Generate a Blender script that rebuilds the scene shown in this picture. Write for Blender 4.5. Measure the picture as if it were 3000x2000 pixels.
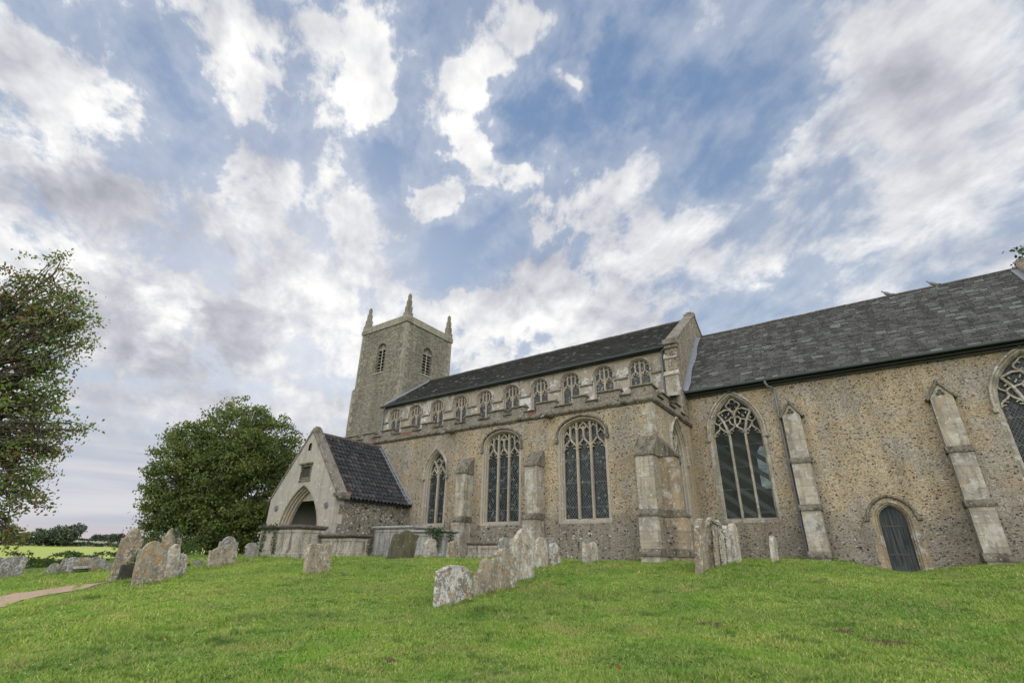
import bpy, bmesh, math, random
import numpy as np
from mathutils import Vector, Matrix
from mathutils.geometry import tessellate_polygon
for o in list(bpy.data.objects): bpy.data.objects.remove(o)
S = bpy.context.scene
COL = S.collection
rad = math.radians
rng = np.random.default_rng(7)
random.seed(7)

# ------------------------------------------------------------------ camera
PITCH, ROLL, YAW, FOC = 0.412984896, 0.0178928475, 0.614431557, 1442.57902
fw = Vector((-math.sin(YAW)*math.cos(PITCH), math.cos(YAW)*math.cos(PITCH), math.sin(PITCH)))
r0 = Vector((math.cos(YAW), math.sin(YAW), 0)); u0 = r0.cross(fw)
cr = r0*math.cos(ROLL)+u0*math.sin(ROLL); cu_ = -r0*math.sin(ROLL)+u0*math.cos(ROLL)
cam = bpy.data.objects.new('camera', bpy.data.cameras.new('camera')); COL.objects.link(cam)
m = Matrix.Identity(4)
for i in range(3):
    m[i][0], m[i][1], m[i][2] = cr[i], cu_[i], -fw[i]
cam.matrix_world = m
cam.data.sensor_width = 36; cam.data.lens = FOC/3000*36
cam.data.clip_start = .05; cam.data.clip_end = 20000
S.camera = cam
S.view_settings.view_transform = 'Standard'; S.view_settings.look = 'None'
S.view_settings.gamma = 1; S.view_settings.exposure = 0.0
S.cycles.max_bounces = 6; S.cycles.diffuse_bounces = 3; S.cycles.glossy_bounces = 3
S.cycles.transparent_max_bounces = 6; S.cycles.transmission_bounces = 3
S.cycles.caustics_reflective = False; S.cycles.caustics_refractive = False

# ------------------------------------------------------------------ node helper
class NT:
    def __init__(s, nt): s.nt = nt; nt.nodes.clear()
    def n(s, typ, ins=None, out=0, **props):
        nd = s.nt.nodes.new(typ)
        for k, v in props.items():
            if k == 'ramp':
                e = nd.color_ramp.elements
                while len(e) < len(v): e.new(.5)
                for el, (p, c) in zip(e, v):
                    el.position = p; el.color = (*c, 1) if len(c) == 3 else c
            elif k == 'interp': nd.color_ramp.interpolation = v
            else: setattr(nd, k, v)
        for k, v in (ins or {}).items():
            sk = nd.inputs[k]
            if isinstance(v, bpy.types.NodeSocket): s.nt.links.new(v, sk)
            elif k == 'Color' and len(v) == 3: sk.default_value = (*v, 1)
            else: sk.default_value = v
        return nd.outputs[out] if len(nd.outputs) else None
    def math(s, op, a, b=0., c=0., clamp=False): return s.n('ShaderNodeMath', {0: a, 1: b, 2: c}, operation=op, use_clamp=clamp)
    def vm(s, op, a, b=(0, 0, 0), out=0): return s.n('ShaderNodeVectorMath', {0: a, 1: b}, operation=op, out=out)
    def mix(s, f, a, b, blend='MIX'):
        nd = s.nt.nodes.new('ShaderNodeMix'); nd.data_type = 'RGBA'; nd.blend_type = blend
        for i, v in ((0, f), (6, a), (7, b)):
            if isinstance(v, bpy.types.NodeSocket): s.nt.links.new(v, nd.inputs[i])
            else: nd.inputs[i].default_value = (*v, 1) if isinstance(v, tuple) and len(v) == 3 else v
        return nd.outputs[2]
    def rng(s, v, a, b, c=0., d=1., t='SMOOTHSTEP'):
        return s.n('ShaderNodeMapRange', {0: v, 1: a, 2: b, 3: c, 4: d}, interpolation_type=t)
    def noise(s, vec, scale, detail=4., rough=.55, dist=0., out=0):
        return s.n('ShaderNodeTexNoise', {'Vector': vec, 'Scale': scale, 'Detail': detail, 'Roughness': rough, 'Distortion': dist}, out=out)
    def voro(s, vec, scale, out=0, rnd=1., **p):
        return s.n('ShaderNodeTexVoronoi', {'Vector': vec, 'Scale': scale, 'Randomness': rnd}, out=out, **p)
    def mapv(s, vec, scale=(1, 1, 1), loc=(0, 0, 0), rot=(0, 0, 0), typ='POINT'):
        return s.n('ShaderNodeMapping', {'Vector': vec, 'Scale': scale, 'Location': loc, 'Rotation': rot}, vector_type=typ)

# ------------------------------------------------------------------ sky
W = bpy.data.worlds.new('World'); S.world = W; W.use_nodes = True
SUN_AZ, SUN_EL = rad(-62), rad(27)       # azimuth from north (+y), clockwise positive
def build_sky():
    t = NT(W.node_tree)
    d = t.n('ShaderNodeTexCoord', out=0)
    sx = t.nt.nodes.new('ShaderNodeSeparateXYZ'); t.nt.links.new(d, sx.inputs[0]); x, y, z = sx.outputs
    az = t.math('ARCTAN2', x, y); el = t.math('ARCSINE', t.math('MINIMUM', t.math('MAXIMUM', z, -1), 1))
    zc = t.math('ADD', t.math('MAXIMUM', z, 0.0), .42)
    P = t.n('ShaderNodeCombineXYZ', {0: t.math('DIVIDE', x, zc), 1: t.math('DIVIDE', y, zc), 2: 0.})
    A = t.n('ShaderNodeCombineXYZ', {0: az, 1: el, 2: 0.})
    wn = t.noise(P, 8., 4., .65, out=1)
    A2 = t.vm('ADD', A, t.vm('MULTIPLY', t.vm('SUBTRACT', wn, (.5, .5, .5)), (.24, .17, 0)))
    def blobs(lst):
        acc = None
        for (caz, cel, sa, se, rot, w) in lst:
            mp = t.mapv(A2, (sa, se, 1), (caz, cel, 0), (0, 0, rot), 'TEXTURE')
            g = t.n('ShaderNodeTexGradient', {0: mp}, gradient_type='SPHERICAL', out=1)
            acc = t.math('MULTIPLY_ADD', g, w, acc if acc is not None else 0.)
        return acc
    cov = blobs(COVER); gry = blobs(GREY)
    Pr = t.mapv(P, (1.22, .88, 1), (0, 0, 0), (0, 0, rad(140)), 'TEXTURE')
    n1 = t.noise(Pr, 7., 9., .60, .2)
    n2 = t.noise(t.vm('ADD', Pr, (.026, -.018, 0)), 7., 6., .60, .2)
    n3 = t.noise(Pr, 20., 6., .68, .25)
    soft = t.math('MULTIPLY', t.rng(az, -.55, -.05), t.rng(az, 1.2, .7))
    nn = t.math('ADD', t.math('MULTIPLY', t.math('SUBTRACT', n1, .5), t.math('MULTIPLY_ADD', soft, -.75, 2.6)), t.math('MULTIPLY', t.math('SUBTRACT', n3, .5), t.math('MULTIPLY_ADD', soft, -.45, 1.05)))
    dens = t.math('ADD', t.math('ADD', t.math('MULTIPLY', cov, .95), t.rng(el, .80, .30, .47, .68)), nn)
    alpha = t.n('ShaderNodeMapRange', {0: dens, 1: t.math('MULTIPLY_ADD', soft, -.16, .26), 2: t.math('MULTIPLY_ADD', soft, .28, .80), 3: 0., 4: 1.}, interpolation_type='SMOOTHSTEP')
    wisp = t.math('MULTIPLY', t.rng(dens, -.45, .5), .32)
    alpha = t.math('MAXIMUM', alpha, wisp)
    thick = t.rng(dens, .7, 1.6)
    relief = t.math('MULTIPLY', t.math('SUBTRACT', n1, n2), 2.7)
    g = t.math('ADD', t.math('MULTIPLY', thick, .26), t.math('MULTIPLY', gry, 1.05))
    swell = t.math('MULTIPLY', t.math('SUBTRACT', t.noise(t.vm('ADD', Pr, (3.1, 1.7, 0)), 3.1, 5., .55, .3), .5), t.math('MULTIPLY_ADD', soft, -.8, 2.3))
    g = t.math('SUBTRACT', t.math('ADD', swell, t.math('MULTIPLY_ADD', soft, .06, g)), relief)
    g = t.math('MULTIPLY_ADD', g, .42, .5, clamp=True)
    ccol = t.n('ShaderNodeValToRGB', {0: g}, ramp=[(.0, (1.35, 1.33, 1.30)), (.32, (1.0, .99, .98)), (.5, (.79, .80, .825)), (.72, (.59, .60, .655)), (1., (.40, .41, .47))])
    sky = t.n('ShaderNodeTexSky', sky_type='NISHITA', sun_disc=False, sun_elevation=SUN_EL, sun_rotation=SUN_AZ, air_density=1., dust_density=1.2, ozone_density=1.6)
    skyc = t.mix(1., sky, (.085, .085, .085), 'MULTIPLY')
    blue = t.mix(t.rng(el, .1, .95), (.40, .52, .69), (.19, .305, .52))
    skyc = t.mix(.8, skyc, blue)
    col = t.mix(alpha, skyc, ccol)
    # low band near the horizon: flat grey-violet stratus with a pale warm slit
    band = t.mix(t.rng(t.noise(t.mapv(A, (2.2, 26, 1)), 1., 3., .5), .38, .62), (.50, .54, .63), (.70, .70, .74))
    band = t.mix(t.rng(el, .0, .06), (.66, .58, .58), band)
    col = t.mix(t.math('MULTIPLY', t.rng(el, .30, .10), t.rng(az, -.55, -.85)), col, band)
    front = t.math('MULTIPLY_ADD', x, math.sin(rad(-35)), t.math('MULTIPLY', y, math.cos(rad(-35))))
    gain = t.rng(front, .15, -.6, 1., REAR_FILL); warm = t.rng(front, .15, -.6)  # unseen sky behind the camera brightened and warmed to light church and lawn
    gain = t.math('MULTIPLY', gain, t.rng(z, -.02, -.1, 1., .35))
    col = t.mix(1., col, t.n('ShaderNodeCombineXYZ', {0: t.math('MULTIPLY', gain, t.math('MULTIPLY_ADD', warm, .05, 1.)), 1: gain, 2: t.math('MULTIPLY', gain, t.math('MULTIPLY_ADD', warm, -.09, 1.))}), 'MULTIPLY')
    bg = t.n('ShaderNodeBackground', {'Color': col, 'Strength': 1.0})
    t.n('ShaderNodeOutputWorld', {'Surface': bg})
REAR_FILL = 4.5
def azel(px, py):
    v = fw+cr*((px-1500)/FOC)+cu_*((1000-py)/FOC); v.normalize()
    return math.atan2(v.x, v.y), math.asin(v.z)
# the cloud map in sky angles: (azimuth, elevation, half-width, half-height, turn, weight), radians
COVER = [
 (-0.3201,0.8849,0.5131,0.2037,3.011,-1),(-0.0005,0.7548,0.2228,0.1506,2.813,-0.55),(-0.624,0.7952,0.2388,0.1311,-3.134,-0.6),(-0.9273,0.7364,0.1405,0.0903,-2.991,-0.75),
 (-0.7023,0.6216,0.2406,0.1026,-2.77,-1),(-0.9273,0.7364,0.1652,0.1023,-2.989,-0.5),(-0.7521,0.5309,0.1546,0.0621,-2.781,-0.5),(-0.1586,0.6871,0.1876,0.0728,-3.103,-0.4),
 (-0.8965,0.9595,0.1371,0.0743,-3.049,-0.6),(-0.1496,0.6606,0.1837,0.0795,-3.099,-0.45),(0.0609,0.4812,0.1363,0.0511,3.129,-0.45),(-0.0815,0.4446,0.1562,0.0551,-3.079,-0.6),
 (-0.2151,0.4164,0.1319,0.0584,3.007,-0.5),(-1.4149,0.7355,0.0941,0.0812,-2.917,-0.7),(-1.3669,0.6812,0.0726,0.0664,-2.428,-0.35),(-1.3088,0.6083,0.09,0.0657,1.334,-0.7),
 (-1.4214,0.5575,0.0784,0.0363,3.006,-0.25),(-1.22,0.4581,0.1025,0.0351,2.784,-0.5),(-1.194,0.7108,0.0679,0.0503,-2.819,-0.3),(-1.1606,0.7858,0.0735,0.0489,-2.864,-0.3),
 (-0.7768,0.5424,0.116,0.0617,-2.794,-0.5),(-1.2944,0.7536,0.0665,0.0357,2.651,-0.3),(-1.009,0.562,0.1286,0.0319,-3.094,-0.25),(0.1346,0.4344,0.1383,0.0377,3.07,-0.2),
 (-0.7539,0.8863,0.0963,0.0491,-3.083,1.25),(-0.6007,1.0003,0.1175,0.0527,3.135,1),(-0.4508,0.9065,0.0729,0.04,3.077,1.05),(-0.3857,0.9555,0.0609,0.0367,0.389,0.7),
 (-0.6905,0.9383,0.0708,0.0362,-3.115,0.5),(-0.7335,0.7904,0.0819,0.0772,2.964,0.75),(-0.6408,0.7585,0.1699,0.08,3.08,1),(-0.8273,0.695,0.0917,0.0621,2.825,0.9),
 (-0.7214,0.6533,0.0841,0.0455,-3.083,0.5),(-0.047,0.8846,0.1269,0.0878,3.014,0.65),(-0.271,0.7634,0.2575,0.0663,-3.07,0.5),(0.0418,0.6768,0.1346,0.0688,-2.962,1),
 (0.2503,0.6895,0.2096,0.1902,1.941,1),(0.1828,0.7947,0.1253,0.0952,2.646,0.6),(-0.1852,0.5929,0.1789,0.0772,-2.891,0.6),(-0.4516,0.6469,0.2401,0.094,-2.891,0.5),
 (-1.3052,0.8102,0.1594,0.0802,2.507,0.5),(-1.0119,0.8371,0.0944,0.075,1.432,0.8),(-1.2149,0.6074,0.1626,0.0928,2.368,0.6),(-1.0294,0.6537,0.1414,0.1225,-2.949,0.55),
 (-1.4859,0.618,0.0958,0.0797,2.228,0.4),(-1.5649,0.638,0.0924,0.0769,1.582,0.3),(-1.0239,0.9314,0.1797,0.0801,-2.96,0.6),(-1.227,0.8892,0.1943,0.059,-2.81,0.5),
 (-0.5379,0.4822,0.387,0.0967,-3.006,0.5),(0.2006,0.4939,0.1519,0.1031,3.07,0.5),(-1.4621,0.5034,0.133,0.0804,-2.986,0.5),(-1.2989,0.3743,0.2179,0.1292,-2.85,0.55),
 (-1.0589,0.4669,0.1642,0.0828,-2.938,0.4),(-0.3046,0.534,0.1825,0.0532,-2.96,0.3),(-0.0988,0.5113,0.076,0.0492,2.915,0.35)]
GREY = [
 (-1.4912,0.4885,0.149,0.083,-3.113,0.75),(-1.3745,0.4987,0.1615,0.0805,-2.932,0.5),(-1.3585,0.3783,0.1078,0.0982,1.801,0.55),(-1.2407,0.391,0.1054,0.0875,-2.881,0.45),
 (-1.1172,0.3837,0.1374,0.1057,-2.964,0.6),(-1.2903,0.2613,0.2178,0.11,-2.943,0.6),(-1.1911,0.2641,0.1593,0.0682,3.008,0.3),(-1.5918,0.6399,0.0858,0.0465,-2.43,0.4),
 (-1.2481,0.6678,0.1254,0.0888,-2.764,0.35),(-1.4029,0.8126,0.1758,0.0522,-2.663,0.4),(-1.227,0.8892,0.1644,0.059,-2.815,0.25),(-1.017,0.5992,0.1745,0.0879,-2.933,0.25),
 (-0.8895,0.5162,0.1791,0.0732,-3.008,0.4),(-0.6173,0.5507,0.3046,0.0888,-2.984,0.35),(-0.2789,0.451,0.2377,0.0793,-3.098,0.3),(-0.019,0.5775,0.2043,0.1188,-3.029,0.25),
 (0.2433,0.6116,0.2497,0.2196,1.624,0.25),(0.2186,0.4156,0.1196,0.0904,2.714,0.2),(-0.493,0.6557,0.2051,0.0863,-2.95,0.1),(-1.2162,0.5703,0.1453,0.0731,2.235,-0.7),
 (-1.2931,0.8153,0.1008,0.0597,2.02,-0.7),(-1.0347,0.8262,0.0828,0.0576,1.922,-0.6),(-1.2816,0.3499,0.0668,0.0591,2.538,-0.6),(-1.272,0.4061,0.0688,0.0359,1.854,-0.5),
 (-1.0338,0.6083,0.1012,0.0934,-2.949,-0.4),(-0.7443,0.887,0.1448,0.0818,-3.093,-0.4),(-0.6408,0.7585,0.1796,0.0919,-3.124,-0.5),(0.0285,0.6757,0.1069,0.0634,-2.982,-0.4),
 (-0.1852,0.6309,0.0798,0.0677,2.921,-0.5),(-1.506,0.5567,0.0993,0.0471,-2.577,-0.5),(-1.4661,0.6294,0.0787,0.0643,1.763,-0.4),(-1.4192,0.4231,0.0381,0.0308,-2.643,-0.5),
 (-1.0589,0.4669,0.1313,0.051,-2.937,-0.35),(-0.1014,0.4992,0.1008,0.0555,2.923,-0.3),(-0.4608,0.4798,0.2286,0.0411,-3.035,-0.3)]
#SKYMAP
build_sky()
sun = bpy.data.objects.new('sun', bpy.data.lights.new('sun', 'SUN')); COL.objects.link(sun)
sun.data.energy = 3.0; sun.data.angle = rad(24); sun.data.color = (1., .93, .82)
sd = Vector((math.sin(SUN_AZ)*math.cos(SUN_EL), math.cos(SUN_AZ)*math.cos(SUN_EL), math.sin(SUN_EL)))
sun.rotation_euler = (-sd).to_track_quat('-Z', 'Y').to_euler()
sun.location = sd*300

# ------------------------------------------------------------------ mesh helper
class MB:
    def __init__(s): s.v = []; s.f = []; s.uv = []; s.smooth = False
    def add(s, pts, faces, uvs=None):
        b = len(s.v); s.v += [tuple(p) for p in pts]
        for i, f in enumerate(faces):
            s.f.append([b+k for k in f]); s.uv.append(uvs[i] if uvs else None)
    def box(s, x0, x1, y0, y1, z0, z1):
        s.add([(x, y, z) for z in (z0, z1) for y in (y0, y1) for x in (x0, x1)],
              [(0, 2, 3, 1), (4, 5, 7, 6), (0, 1, 5, 4), (2, 6, 7, 3), (0, 4, 6, 2), (1, 3, 7, 5)])
    def frust(s, a, b):
        """two stacked rectangles (x0,x1,y0,y1,z) joined"""
        P = []
        for x0, x1, y0, y1, z in (a, b): P += [(x0, y0, z), (x1, y0, z), (x1, y1, z), (x0, y1, z)]
        s.add(P, [(3, 2, 1, 0), (4, 5, 6, 7)]+[(i, (i+1) % 4, 4+(i+1) % 4, 4+i) for i in range(4)])
    def prism(s, F, poly, d0, d1):
        n = len(poly)
        s.add([F(u, v, d0) for u, v in poly]+[F(u, v, d1) for u, v in poly],
              [tuple(range(n)), tuple(range(2*n-1, n-1, -1))]+[(i, n+i, n+(i+1) % n, (i+1) % n) for i in range(n)])
    def loft(s, rings, closed=True, caps=False):
        n = len(rings[0]); P = [p for r in rings for p in r]; fs = []
        for k in range(len(rings)-1):
            for i in range(n if closed else n-1):
                j = (i+1) % n; fs.append((k*n+i, k*n+j, (k+1)*n+j, (k+1)*n+i))
        if caps: fs += [tuple(range(n-1, -1, -1)), tuple(range((len(rings)-1)*n, len(rings)*n))]
        s.add(P, fs)
    def tube(s, pts, rads, n=8, caps=True):
        rings = []; pts = [Vector(p) for p in pts]; up = Vector((.3, .2, 1)).normalized()
        for i, p in enumerate(pts):
            t = (pts[min(i+1, len(pts)-1)]-pts[max(i-1, 0)]).normalized()
            a = t.cross(up)
            if a.length < .05: a = t.cross(Vector((1, 0, 0)))
            a.normalize(); b = t.cross(a); r = rads[i] if hasattr(rads, '__len__') else rads
            rings.append([p+(a*math.cos(2*math.pi*k/n)+b*math.sin(2*math.pi*k/n))*r for k in range(n)])
        s.loft(rings, True, caps)
    def face_holes(s, F, outer, holes, d=0.):
        loops = [[Vector((u, v, 0)) for u, v in L] for L in [outer]+holes]
        pts = [(u, v) for L in [outer]+holes for u, v in L]
        s.add([F(u, v, d) for u, v in pts], [tuple(t) for t in tessellate_polygon(loops)])
    def bar(s, F, pts, w, d0, d1, cham=.45, closed=False):
        P = [Vector(p) for p in pts]; n = len(P); L = []
        for i in range(n):
            a = P[i-1] if (i > 0 or closed) else None; b = P[(i+1) % n] if (i < n-1 or closed) else None
            t1 = (P[i]-a).normalized() if a is not None else None; t2 = (b-P[i]).normalized() if b is not None else None
            t1 = t1 or t2; t2 = t2 or t1
            n1 = Vector((-t1.y, t1.x)); n2 = Vector((-t2.y, t2.x)); m = n1+n2
            if m.length < 1e-4: m = n1
            m.normalize(); L.append(m/max(.45, m.dot(n1)))
        dm = d0+min(abs(d1-d0)*.6, w*.4)*(1 if d1 > d0 else -1); rings = []
        for i in range(n):
            q, m = P[i], L[i]
            prof = [(-.5, d1), (-.5, dm), (-.5*cham, d0), (.5*cham, d0), (.5, dm), (.5, d1)]
            rings.append([F(q.x+m.x*w*k, q.y+m.y*w*k, d) for k, d in prof])
        if closed: rings.append(rings[0])
        s.loft(rings, True, not closed)
    def build(s, name, mat, parent=None, smooth=False, bevel=0):
        me = bpy.data.meshes.new(name); me.from_pydata(s.v, [], s.f)
        if any(u is not None for u in s.uv):
            uvl = me.uv_layers.new(name='UVMap'); k = 0
            for f, u in zip(s.f, s.uv):
                for i in range(len(f)):
                    uvl.data[k].uv = u[i] if u else (0, 0); k += 1
        me.materials.append(mat); me.update()
        if smooth: me.polygons.foreach_set('use_smooth', [True]*len(me.polygons))
        o = bpy.data.objects.new(name, me); COL.objects.link(o)
        if parent is not None: o.parent = parent; o.matrix_parent_inverse = parent.matrix_world.inverted()
        if bevel:
            b = o.modifiers.new('bevel', 'BEVEL'); b.width = bevel; b.segments = 2; b.limit_method = 'ANGLE'
        return o
def mesh_np(name, verts, faces_n, mat, parent=None, idx=None):
    """fast mesh of equal polygons: verts (n*k,3), k corners each (or idx (m,k))"""
    me = bpy.data.meshes.new(name); k = faces_n; nv = len(verts)
    idx = np.arange(nv, dtype=np.int32) if idx is None else idx.astype(np.int32).ravel()
    nf = len(idx)//k
    me.vertices.add(nv); me.vertices.foreach_set('co', np.asarray(verts, np.float32).ravel())
    me.loops.add(len(idx)); me.loops.foreach_set('vertex_index', idx)
    me.polygons.add(nf); me.polygons.foreach_set('loop_start', np.arange(0, nf*k, k, dtype=np.int32))
    me.update(calc_edges=True); me.materials.append(mat)
    o = bpy.data.objects.new(name, me); COL.objects.link(o)
    if parent is not None: o.parent = parent; o.matrix_parent_inverse = parent.matrix_world.inverted()
    return o
def tag(o, label, cat, group=None, kind=None):
    if label: o['label'] = label
    if cat: o['category'] = cat
    if group: o['group'] = group
    if kind: o['kind'] = kind
    return o
def empty(name, loc, label, cat, group=None):
    o = bpy.data.objects.new(name, None); COL.objects.link(o); o.location = loc; o.empty_display_size = .2
    bpy.context.view_layer.update()
    return tag(o, label, cat, group)
def FS(Y): return lambda u, v, d=0.: (u, Y+d, v)          # south-facing wall: u = x, v = z, d = depth inwards
def FE(X): return lambda u, v, d=0.: (X-d, u, v)          # east-facing
def FW(X): return lambda u, v, d=0.: (X+d, -u, v)         # west-facing
def FN(Y): return lambda u, v, d=0.: (-u, Y-d, v)

# ------------------------------------------------------------------ materials
def new_mat(name):
    mt = bpy.data.materials.new(name); mt.use_nodes = True; t = NT(mt.node_tree)
    t.pos = t.n('ShaderNodeNewGeometry', out=0)
    return mt, t
def finish(t, col, rough=.9, bump=None, bstr=.4, bdist=.02, spec=.25, normal=None, metal=0.):
    ins = {'Base Color': col, 'Roughness': rough, 'Specular IOR Level': spec, 'Metallic': metal}
    if bump is not None:
        bi = {'Height': bump, 'Strength': bstr, 'Distance': bdist}
        ins['Normal'] = t.n('ShaderNodeBump', bi)
    elif normal is not None: ins['Normal'] = normal
    b = t.n('ShaderNodeBsdfPrincipled', ins)
    t.n('ShaderNodeOutputMaterial', {'Surface': b})
def zsep(t, v):
    s = t.nt.nodes.new('ShaderNodeSeparateXYZ'); t.nt.links.new(v, s.inputs[0]); return s.outputs

def flint_mat(name, mortar=(.42, .335, .22), grey=(.325, .295, .245), sc=(10.8, 10.8, 18.5), dark=.12, white=.13, brown=.15, fl=.50, low=True, grey_amt=.5, crs=False):
    mt, t = new_mat(name); p = t.pos; x, y, z = zsep(t, p)
    warp = t.vm('ADD', p, t.vm('MULTIPLY', t.vm('SUBTRACT', t.noise(p, 3., 2., .5, out=1), (.5, .5, .5)), (.25, .25, .10)))
    q = t.mapv(warp, sc)
    dist = t.voro(q, 1., 0); cell = t.voro(q, 1., 1)
    cs = t.nt.nodes.new('ShaderNodeSeparateColor'); t.nt.links.new(cell, cs.inputs[0]); r, g, b = cs.outputs
    big = t.noise(p, .45, 5., .6); big2 = t.noise(p, 1.6, 5., .62); fine = t.noise(p, 26., 4., .7)
    gm = t.rng(t.math('ADD', big, t.math('MULTIPLY', t.math('SUBTRACT', big2, .5), .8)), .5-.22*grey_amt, .78-.22*grey_amt)
    base = t.mix(gm, mortar, grey)
    if low:   # weather-worn zone near the ground: greyer, flint more exposed
        lz = t.rng(t.math('ADD', z, t.math('MULTIPLY', t.math('SUBTRACT', big2, .5), 1.6)), 2.1, 1.0)
        base = t.mix(t.math('MULTIPLY', lz, .75), base, (.225, .207, .172))
        dk = t.math('MULTIPLY_ADD', lz, .16, dark)
    else: dk = dark
    base = t.mix(.5, base, t.mix(fine, (.55, .55, .55), (1.15, 1.15, 1.15)), 'MULTIPLY')
    base = t.mix(.55, base, t.mix(t.rng(big2, .3, .7), (.72, .72, .70), (1.12, 1.10, 1.04)), 'MULTIPLY')
    # individual stones: a coarse and a fine scatter
    size = t.math('MULTIPLY_ADD', b, .30, fl-.24)
    inside = t.rng(dist, size, t.math('SUBTRACT', size, .10))
    isd = t.math('LESS_THAN', r, dk)
    isw = t.math('MULTIPLY', t.math('GREATER_THAN', r, 1-white), t.math('GREATER_THAN', b, .25))
    isb = t.math('MULTIPLY', t.math('GREATER_THAN', g, 1-brown), t.math('SUBTRACT', 1, isw))
    sc_ = t.mix(g, (.20, .175, .135), (.31, .265, .20))
    sc_ = t.mix(isb, sc_, (.16, .09, .05)); sc_ = t.mix(isd, sc_, t.mix(g, (.020, .020, .024), (.085, .078, .075)))
    sc_ = t.mix(isw, sc_, t.mix(g, (.33, .31, .27), (.47, .455, .425)))
    fac = t.math('MULTIPLY', inside, t.math('MAXIMUM', t.math('MAXIMUM', isd, isw), t.math('MAXIMUM', isb, .5)))
    q2 = t.mapv(warp, tuple(k*1.75 for k in sc)); d2 = t.voro(q2, 1., 0); c2 = t.voro(q2, 1., 1)
    cs2 = t.nt.nodes.new('ShaderNodeSeparateColor'); t.nt.links.new(c2, cs2.inputs[0]); r2, g2, b2 = cs2.outputs
    in2 = t.rng(d2, .42, .28)
    col2 = t.mix(t.math('LESS_THAN', r2, t.math('MULTIPLY', dk, 1.25)), t.mix(g2, (.17, .145, .11), (.36, .31, .23)), (.045, .04, .038))
    col = t.mix(t.math('MULTIPLY', in2, t.math('MULTIPLY_ADD', b2, .5, .25)), base, col2)
    col = t.mix(fac, col, sc_)
    if crs: col = t.mix(.8, col, t.mix(t.rng(t.noise(t.mapv(p, (2.5, 2.5, 9)), 1., 3., .6), .35, .65), (.62, .62, .62), (1.22, 1.2, 1.16)), 'MULTIPLY')
    stk = t.noise(t.mapv(p, (2.2, 2.2, .22)), 1., 5., .62)
    col = t.mix(.55, col, t.mix(t.rng(stk, .36, .66), (.70, .69, .67), (1.12, 1.11, 1.08)), 'MULTIPLY')
    h = t.math('ADD', t.math('MULTIPLY', inside, .8), t.math('ADD', t.math('MULTIPLY', fine, .6), t.math('MULTIPLY', in2, .5)))
    finish(t, col, .9, h, .9, .045)
    return mt
M = {}
M['flint'] = flint_mat('flint_wall')
M['flint_parapet'] = flint_mat('flint_parapet', (0.288, 0.248, 0.192), (0.240, 0.220, 0.192), dark=.10, white=.12, low=False, grey_amt=.8)
M['flint_grey'] = flint_mat('flint_grey', (0.272, 0.232, 0.176), (0.208, 0.192, 0.160), (9, 9, 12), .26, .24, .16, .52, False)
M['flint_porch'] = flint_mat('flint_porch', (0.240, 0.208, 0.160), (0.208, 0.192, 0.160), (8.5, 8.5, 11), .26, .26, .14, .54, False)
M['flint_tower'] = flint_mat('flint_tower', (.285, .26, .205), (.23, .217, .178), (13, 13, 20), .22, .08, .10, .50, False, .6, True)

def render_mat():
    mt, t = new_mat('old_render'); p = t.pos; x, y, z = zsep(t, p)
    a = t.noise(p, 1.1, 6., .68); b = t.noise(p, 4.5, 5., .7); c = t.noise(p, 18., 4., .7)
    col = t.mix(t.rng(a, .35, .62), (.285, .245, .185), (.23, .21, .178))
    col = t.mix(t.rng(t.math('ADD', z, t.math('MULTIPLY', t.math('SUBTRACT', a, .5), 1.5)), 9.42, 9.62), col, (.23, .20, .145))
    patch = t.rng(t.math('ADD', a, t.math('MULTIPLY', b, .6)), .80, .86)
    col = t.mix(patch, col, (.43, .415, .385))
    br = t.math('MULTIPLY', t.rng(t.noise(t.vm('ADD', p, (3, 1, 5)), 5.5, 4., .7), .60, .66), .6); col = t.mix(br, col, (.25, .15, .105))
    col = t.mix(t.math('MULTIPLY', t.rng(t.noise(t.mapv(p, (2.5, 2.5, .4)), 1., 5., .65), .48, .66), .55), col, (.12, .108, .088))
    dist = t.voro(t.mapv(p, (8, 8, 11)), 1., 0); cell = t.voro(t.mapv(p, (8, 8, 11)), 1., 1)
    cs = t.nt.nodes.new('ShaderNodeSeparateColor'); t.nt.links.new(cell, cs.inputs[0])
    sp = t.math('MULTIPLY', t.math('LESS_THAN', cs.outputs[0], .12), t.rng(dist, .34, .22))
    col = t.mix(t.math('MULTIPLY', sp, .8), col, (.08, .075, .07))
    col = t.mix(.6, col, t.mix(c, (.6, .6, .6), (1.3, 1.28, 1.24)), 'MULTIPLY')
    finish(t, col, .92, t.math('ADD', t.math('MULTIPLY', patch, .6), c), .5, .02); return mt
M['render'] = render_mat()
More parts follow.
